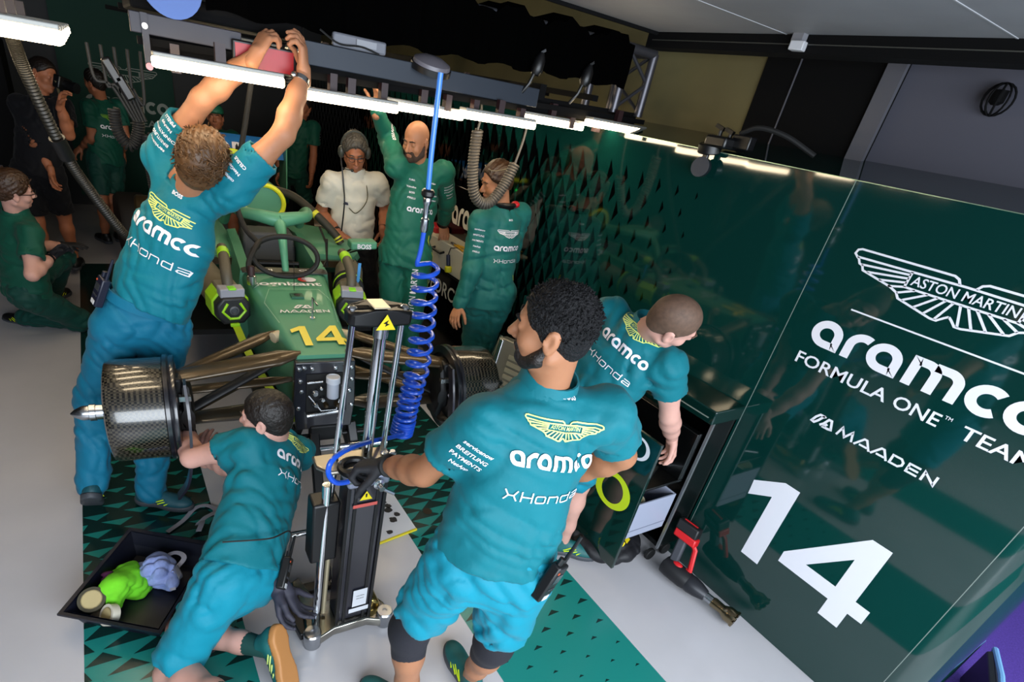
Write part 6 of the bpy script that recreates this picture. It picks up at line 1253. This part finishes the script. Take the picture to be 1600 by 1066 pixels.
def glasses(p, lab, m, up=0., tint=None, name='glasses'):
    t = empty(name,tuple(p['HP'](0,.1,0)),lab,'glasses'); Q = lambda x,y,z: p['HP'](x,y-(.05 if up else 0),z+up)
    b = MB(); b.tube([Q(-.078,.0,.008),Q(-.066,.080,.008),Q(-.052,.104,.012),Q(-.012,.112,.012),Q(0,.116,.010),Q(.012,.112,.012),Q(.052,.104,.012),Q(.066,.080,.008),Q(.078,.0,.008)],.0028,6); b.build('frame',m,t)
    for s in (-1,1):
        b = MB(); b.tube([Q(s*(.032+.021*math.cos(a)),.108-.004*math.cos(a)*s*s,.000+.017*math.sin(a)) for a in np.linspace(0,2*math.pi,17)[:-1]],.0018,6,True); b.build('rim',m,t)
        if tint: b = MB(); b.ball(Q(s*.032,.107,.0),(.020,.002,.016),12,*p['B']); b.build('lens',tint,t)
glasses(P5,'thin rimmed glasses of the white-shirted person',M_plastic); glasses(P8,'thin dark glasses on the person kneeling at the left',M_plastic)
glasses(P7,'sunglasses pushed up on the hair of the teal-suited person',mat('frame_tan','#7d715c',.4),.085,mat('lens_brown','#3a2f24',.2),'sunglasses')
# lanyard, badge marks, wristbands
t = empty('lanyard',tuple(P5['nk']),'dark lanyard cord round the neck of the white-shirted person','lanyard'); b = MB(); b.tube(catmull([P5['nk']-P5['r']*.07+P5['f']*.03+P5['up']*.02,P5['ch']-P5['r']*.08+P5['f']*.145+P5['up']*.05,P5['ch']+P5['f']*.165-P5['up']*.06,P5['ch']+P5['r']*.06+P5['f']*.15-P5['up']*.03],8),.004,6); b.build('cord',mat('cord_olive','#4a452c',.6),t)
decal('shirt_badge',(P5['N'],'top'),([(-.02,0),(.02,0),(.015,.022),(-.012,.024)],[(0,1,2,3)]),P5['ch']+P5['f']*.2+P5['r']*.08-P5['up']*.02,-P5['r'],P5['up'],mat('badge_ink','#3a3a4a',.6),P5['shirt'])
def wristband(p, s, m, r=.031, w=.018, name='wristband', k=.12):
    a = p['J']['w'+s]; d = p['J']['e'+s]-a; b = MB(); L_ = np.linalg.norm(d); d = d/L_; b.lathe([(r,0),(r+.004,.002),(r+.004,w),(r,w+.002)],a+d*L_*k,d,20); return b.build(name,m,p['root'])
wristband(P5,'l',M_plastic); wristband(P5,'r',M_plastic); wristband(P2,'l',M_rubber,.033,.03); wristband(P6,'l',M_plastic,.048,.03,'watch',.02); wristband(P3,'l',M_rubber,.036,.02,k=.05); wristband(P8,'r',M_plastic)
# the roll of tape the white-shirted person holds
t = empty('tape_strip',tuple(P5['J']['ml']),'roll of white tape with a loose end in the white-shirted person’s hand','tape'); o = P5['J']['ml']+np.array([.01,-.03,-.05]); b = MB(); b.lathe([(.036,-.012),(.045,-.012),(.045,.012),(.036,.012),(.036,-.012)],o,(.6,-.6,.5),24); b.build('roll',mat('tape_ivory','#d8d0b8',.5),t,sharp=40)
b = MB(); C_ = catmull([o+np.array([.03,-.02,-.02]),o+np.array([.05,-.03,-.10]),o+np.array([.0,-.05,-.16]),o+np.array([-.07,-.06,-.13])],7); b.loft([[p+np.array([0,0,.010]),p-np.array([0,0,.010]),p+np.array([.001,-.001,-.010]),p+np.array([.001,-.001,.010])] for p in C_]); b.build('loose_end',MATS['tape_ivory'],t)
# headphones round the neck of the teal-suited person
t = empty('neck_headphones',tuple(P7['nk']),'black neck headphones with a red cup on the teal-suited person','headphones'); b = MB(); q = P7; b.tube([q['nk']+q['up']*.03+q['r']*.085*math.cos(a)+q['f']*.085*math.sin(a) for a in np.linspace(0,2*math.pi,21)[:-1]],.014,8,True); b.build('band',M_plastic,t); b = MB(); b.ball(q['nk']+q['up']*.035+q['r']*.07-q['f']*.055,(.03,.03,.022),12); b.build('cup',mat('cup_red','#b01420',.4),t)
# cap of the half hidden person
t = empty('cap',tuple(P12['HP'](0,0,.12)),'green peaked cap on the person behind the rear wing','cap'); S = SDF(); S.ell(P12['HP'](0,-.012,.05),(.088,.108,.085),P12['B'],.01); V,F = S.mesh(.008,lambda F,X,Y,Z: np.maximum(F,-((X-P12['HP'](0,0,.035)[0])*P12['B'][2][0]+(Y-P12['HP'](0,0,.035)[1])*P12['B'][2][1]+(Z-P12['HP'](0,0,.035)[2])*P12['B'][2][2]))); link('crown',V,F,mat('cap_green','#1b6b4f',.6),t); b = MB(); b.ball(P12['HP'](0,.11,.045),(.07,.06,.006),14,*P12['B']); b.build('peak',MATS['cap_green'],t)
# phone and camera in the background
t = empty('photo_camera',tuple(P10['J']['mr']),'black camera raised by the black-shirted person at the far left','camera'); o = P10['HP'](0,.17,-.01); b = MB(); b.box(o,(.14,.06,.10),*P10['B']); b.build('body',M_plastic,t,bevel=.01); b = MB(); b.lathe([(.036,0),(.036,.10),(.042,.105),(.042,.13)],o,P10['B'][1],18); b.build('lens',M_plastic,t); b = MB(); b.tube(catmull([o+P10['B'][0]*.07,P10['ch']+P10['f']*.2+P10['r']*.12,P10['nk']+P10['r']*.08]),.010,6); b.build('strap',mat('strap_sand','#5e563d',.7),t)
# ------------------------------------------------------------------ suits: piping and lettering
for p,s0 in ((P6,1),(P7,-1)):
    key = (p['N'],'top'); M_pip = mat('piping_volt','#b9c94a',.5)
    for s in 'lr':
        a,c = p['J']['h'+s],p['J']['k'+s]; sg = 1 if s == 'r' else -1; d = nrm(c-a); n = nrm(p['HB'][0]*sg); n = nrm(n-d*(n@d)); u2 = np.cross(d,n)
        v,f = strip(dens([(0,-.16),(.02,-.05),(-.01,.05),(.02,.2),(.0,.36)],.03),.008); decal('piping',key,([(x,y) for x,y in v],f),a+n*.25,u2,d,M_pip,p['shirt'],reach=.6)
p = P6; U = -p['r']; o = p['ch']+p['f']*.2; key = (p['N'],'top')
decal('lettering',key,fit_word(word_aramco(),.21,0,0,'c'),o-p['up']*.10,U,p['up'],M_white,p['shirt'])
for i,(wd,x,z) in enumerate((('PUMA',-.09,.10),('Valvoline',-.09,.055),('BOSS',-.085,.02),('PIRELLI',-.085,-.015),('coinbase',.075,.10),('aramco',.075,.05),('servicenow',.08,.02),('Cognizant',.08,-.01),('A. ALONSO' if False else 'CREW',.03,-.16))): decal('lettering',key,text2d(wd,.012,.02,anchor='c',grid=.03),o+U*x+p['up']*z,U,p['up'],M_white,p['shirt'])
a,c = p['J']['hl'],p['J']['kl']; d = nrm(c-a); n = nrm(p['HB'][1]*.9+p['HB'][0]*-.3); n = nrm(n-d*(n@d)); decal('lettering',key,text2d('ASTON MARTIN',.045,.02,anchor='c',width=.38,grid=.03),a+d*.27+n*.2+np.cross(d,n)*.0,-d,np.cross(n,-d),M_white,p['shirt'],reach=.4)
a,c = p['J']['sr'],p['J']['er']; d = nrm(c-a); n = nrm(np.array([-.2,-1,.2])); n = nrm(n-d*(n@d)); decal('lettering',key,fit_word(word_aramco(),.15,0,0,'c'),a+d*.24+n*.15,-d,np.cross(n,-d),M_white,p['shirt'])
a,c = p['J']['sl'],p['J']['el']; d = nrm(c-a); n = nrm(np.array([-.3,-1,.2])); n = nrm(n-d*(n@d))
for i,wd in enumerate(('servicenow','BREITLING','PAYMENTS','NetApp','PIRELLI')): decal('lettering',key,text2d(wd,.011,.02,anchor='c',grid=.03),a+d*(.08+.03*i)+n*.15,np.cross(-d,n),-d,M_white,p['shirt'])
p = P7; back_prints(p,M_white,M_white,.82,dx=.0); key = (p['N'],'top'); a,c = p['J']['sl'],p['J']['el']; d = nrm(c-a); n = nrm(np.array([-.5,-1,.2])); n = nrm(n-d*(n@d))
for i,wd in enumerate(('servicenow','BREITLING','PAYMENTS','NetApp','PIRELLI')): decal('lettering',key,text2d(wd,.011,.02,anchor='c',grid=.03),a+d*(.06+.035*i)+n*.15,np.cross(-d,n),-d,M_white,p['shirt'])
# pocket piping on the shorts in front
for p,s in ((P2,'l'),(P3,'l')):
    a,c = p['J']['h'+s],p['J']['k'+s]; d = nrm(c-a); n = nrm(-p['HB'][0]*1.+ -p['HB'][1]*.2); n = nrm(n-d*(n@d)); u2 = np.cross(n,d)
    v,f = strip(dens([(-.06,.06),(-.02,.10),(.02,.17),(.07,.20)],.02),.006); decal('pocket_piping',(p['N'],'bottom'),(v,f),a-d*.10+n*.2,u2,d,M_white,bpy.data.objects[[o.name for o in p['root'].children if o.name.startswith('shorts')][0]],reach=.4)
# stripe at the back of the collar
for p in (P1,P2,P3,P4):
    b = MB(); o = p['nk']-p['f']*.0; cb = [p['nk']+p['up']*(h)-p['f']*(.079+e)+p['r']*.012 for h,e in ((-.035,.004),(-.006,.0),(.005,-.004))]
    for m_,dx in ((mat('collar_navy','#10182e',.6),-.007),(M_white,.003)):
        b = MB(); b.loft([[c_+p['r']*(dx-.005),c_+p['r']*(dx+.005),c_+p['r']*(dx+.005)-p['f']*.002,c_+p['r']*(dx-.005)-p['f']*.002] for c_ in cb]); b.build('collar_stripe',m_,p['shirt'])
# ------------------------------------------------------------------ cabinet with the white drawer along the right wall
t = empty('drawer_cabinet',(2.45,3.9,0),'black lettered cabinet with a white drawer behind the race-suited people','cabinet'); M_dw = mat('drawer_white','#cfc8b4',.45)
b = MB(); b.box2((2.33,3.55,.1),(2.595,4.75,.86)); b.build('carcass',M_black,t,bevel=.006); b = MB(); b.box2((2.31,3.58,.88),(2.59,4.70,1.10)); dw = b.build('drawer',M_dw,t,bevel=.008)
b = MB(); b.box2((2.33,3.55,.86),(2.595,4.75,1.085)); b.build('drawer_bay',M_mblack,t,smooth=False)
b = MB(); b.tube([(2.31,3.98,1.02),(2.275,3.98,1.01),(2.275,4.14,1.01),(2.31,4.14,1.02)],.010,8); b.build('handle',M_plastic,dw)
b = MB(); b.box2((2.50,3.5,1.10),(2.595,4.8,1.50)); hd = b.build('header',M_black,t,bevel=.006)
v,f = fit_word(word_aramco(),.66); link('lettering',[(2.498,4.26-x,1.20+y*1.45) for x,y in v],f,mat('cab_letter','#d9d2c2',.5),hd,smooth=False)
v,f = text2d('AEROFORCE',.12,.01,width=.95); link('lettering',[(2.328,4.62-x,.66+y) for x,y in v],f,MATS['cab_letter'],t,smooth=False)
t = empty('lamp_torch',(2.29,3.86,.93),'yellow and black inspection torch hanging at the white drawer','torch'); b = MB(); b.lathe([(.024,0),(.03,.01),(.03,.04),(.02,.05)],(2.285,3.83,.90),(0,.2,1),16); b.build('lamp_head',mat('torch_yellow','#d6cf1f',.4),t); b = MB(); b.cyl((2.285,3.84,.95),(2.287,3.87,1.03),.016,n=12); b.build('grip',mat('torch_navy','#1b2340',.5),t); b = MB(); b.tube([(2.287,3.87,1.03),(2.29,3.85,1.09),(2.33,3.8,1.106)],.004,6); b.build('cord',M_rubber,t)
t = empty('pliers',(2.36,3.9,1.11),'yellow handled pliers on top of the white drawer','pliers'); b = MB()
for dx in (-.012,.012): b = MB(); b.tube([(2.34+dx,3.86,1.112),(2.35+dx*2,3.78,1.112),(2.345+dx*3,3.70,1.112)],.008,8); b.build('pliers_handle',mat('pliers_yellow','#d9a520',.45),t)
b = MB(); b.box((2.34,3.90,1.112),(.02,.07,.012)); b.build('jaw',M_steel,t,bevel=.003)
b = MB(); b.box((2.42,4.35,1.125),(.14,.2,.05)); setp(b.build('red_case',mat('case_red','#a81822',.4),bevel=.01),'red tool case on the cabinet behind the resting hand','case')
# slatted aluminium case by the wheel, dark bodywork on the floor
t = empty('aluminium_case',(2.1,2.55,.4),'slatted aluminium case standing between the right drum and the wall','case'); b = MB(); cN = nrm((-.9,-.35,.2)); cX = nrm(np.cross((0,0,1),cN)); cZ = np.cross(cN,cX); o = np.array([2.16,2.50,.42])
b = MB(); b.box(o,(.5,.10,.80),cX,cN,cZ); b.build('shell',mat('alu_case','#8f8c82',.4,metal=.6),t,bevel=.008)
for i in range(12): b = MB(); b.box(o-cN*-.052+cZ*(.30-.045*i)+cX*.04,(.34,.012,.028),cX,cN,cZ); b.build('slat',mat('alu_slat','#b5b09c',.35,metal=.5),t)
b = MB(); b.box(o+cN*.055-cX*.22,(.03,.012,.78),cX,cN,cZ); b.build('corner_rail',M_steel,t,bevel=.004); b = MB(); b.box(o+cN*.058-cZ*.34,(.30,.008,.05),cX,cN,cZ); b.mi = 1; b.box(o+cN*.063-cZ*.34-cX*.12,(.04,.004,.035),cX,cN,cZ); b.build('badge',[M_plastic,M_red],t,smooth=False)
b = MB(); b.tube([(2.0,2.62,.52),(2.12,2.50,.80)] if False else [o+cX*-.26+cZ*-.2,o+cX*-.28+cZ*.1+cN*.03,o+cX*-.26+cZ*.4],.012,8); b.build('pipe',M_steel,t)
# far-left equipment, dark
t = empty('equipment_rack',(-.72,7.2,0),'dark equipment rack with small lit panels at the far left','rack'); b = MB(); b.box2((-1.25,7.1,0),(-.62,7.6,1.9)); b.build('frame',M_mblack,t,bevel=.01)
for i,(z,m) in enumerate(((.42,'#8b8a86'),(.62,'#5c5c60'),(.85,'#3a3a40'),(1.15,'#8b8a86'))): b = MB(); b.box2((-1.2,7.09,z),(-.80,7.10,z+.03)); b.build('panel',mat('rack_panel%d'%i,m,.5),t,smooth=False)
b = MB(); b.box2((-.74,7.085,.72),(-.70,7.10,.76)); b.build('indicator',mat('led_red','#ff3040',.4,emit='#ff2030',estr=3),t)
b = MB(); b.lathe([(.06,-.14),(.30,-.15),(.335,-.11),(.335,.11),(.30,.15),(.06,.14)],(.22,7.25,.335),(1,.1,0),36); setp(b.build('spare_tyre',mat('tyre_brown','#241d17',.7),sharp=50),'bare dark tyre standing on the floor behind the reaching person','tyre')
# outside: kerbside barrier board on the purple ground
t = empty('barrier_board',(3.25,.02,0),'black board with light blue tubular edge on the purple ground outside','board'); M_sky = mat('edge_sky','#7fb9ee',.35)
A_ = np.array([3.0,-.14,.0]); B_ = np.array([3.42,.015,.0]); n = nrm(np.cross(B_-A_,(0,0,1)))
b = MB(); b.loft([[p_+np.array([0,0,z])+n*w for z,w in ((0,-.02),(.22,-.02),(.24,.0),(.22,.02),(0,.02))] for p_ in (A_,(A_+B_)/2,B_)]); b.build('board',M_plastic,t,bevel=.006)
b = MB(); b.tube([A_+np.array([0,0,.26]),(A_+B_)/2+np.array([0,0,.27]),B_+np.array([0,0,.25]),B_+n*.06+np.array([0,0,.02]),(A_+B_)/2+n*.11+np.array([0,0,.02]),A_+n*.12+np.array([0,0,.02])],.013,8); b.build('edge_tube',M_sky,t)
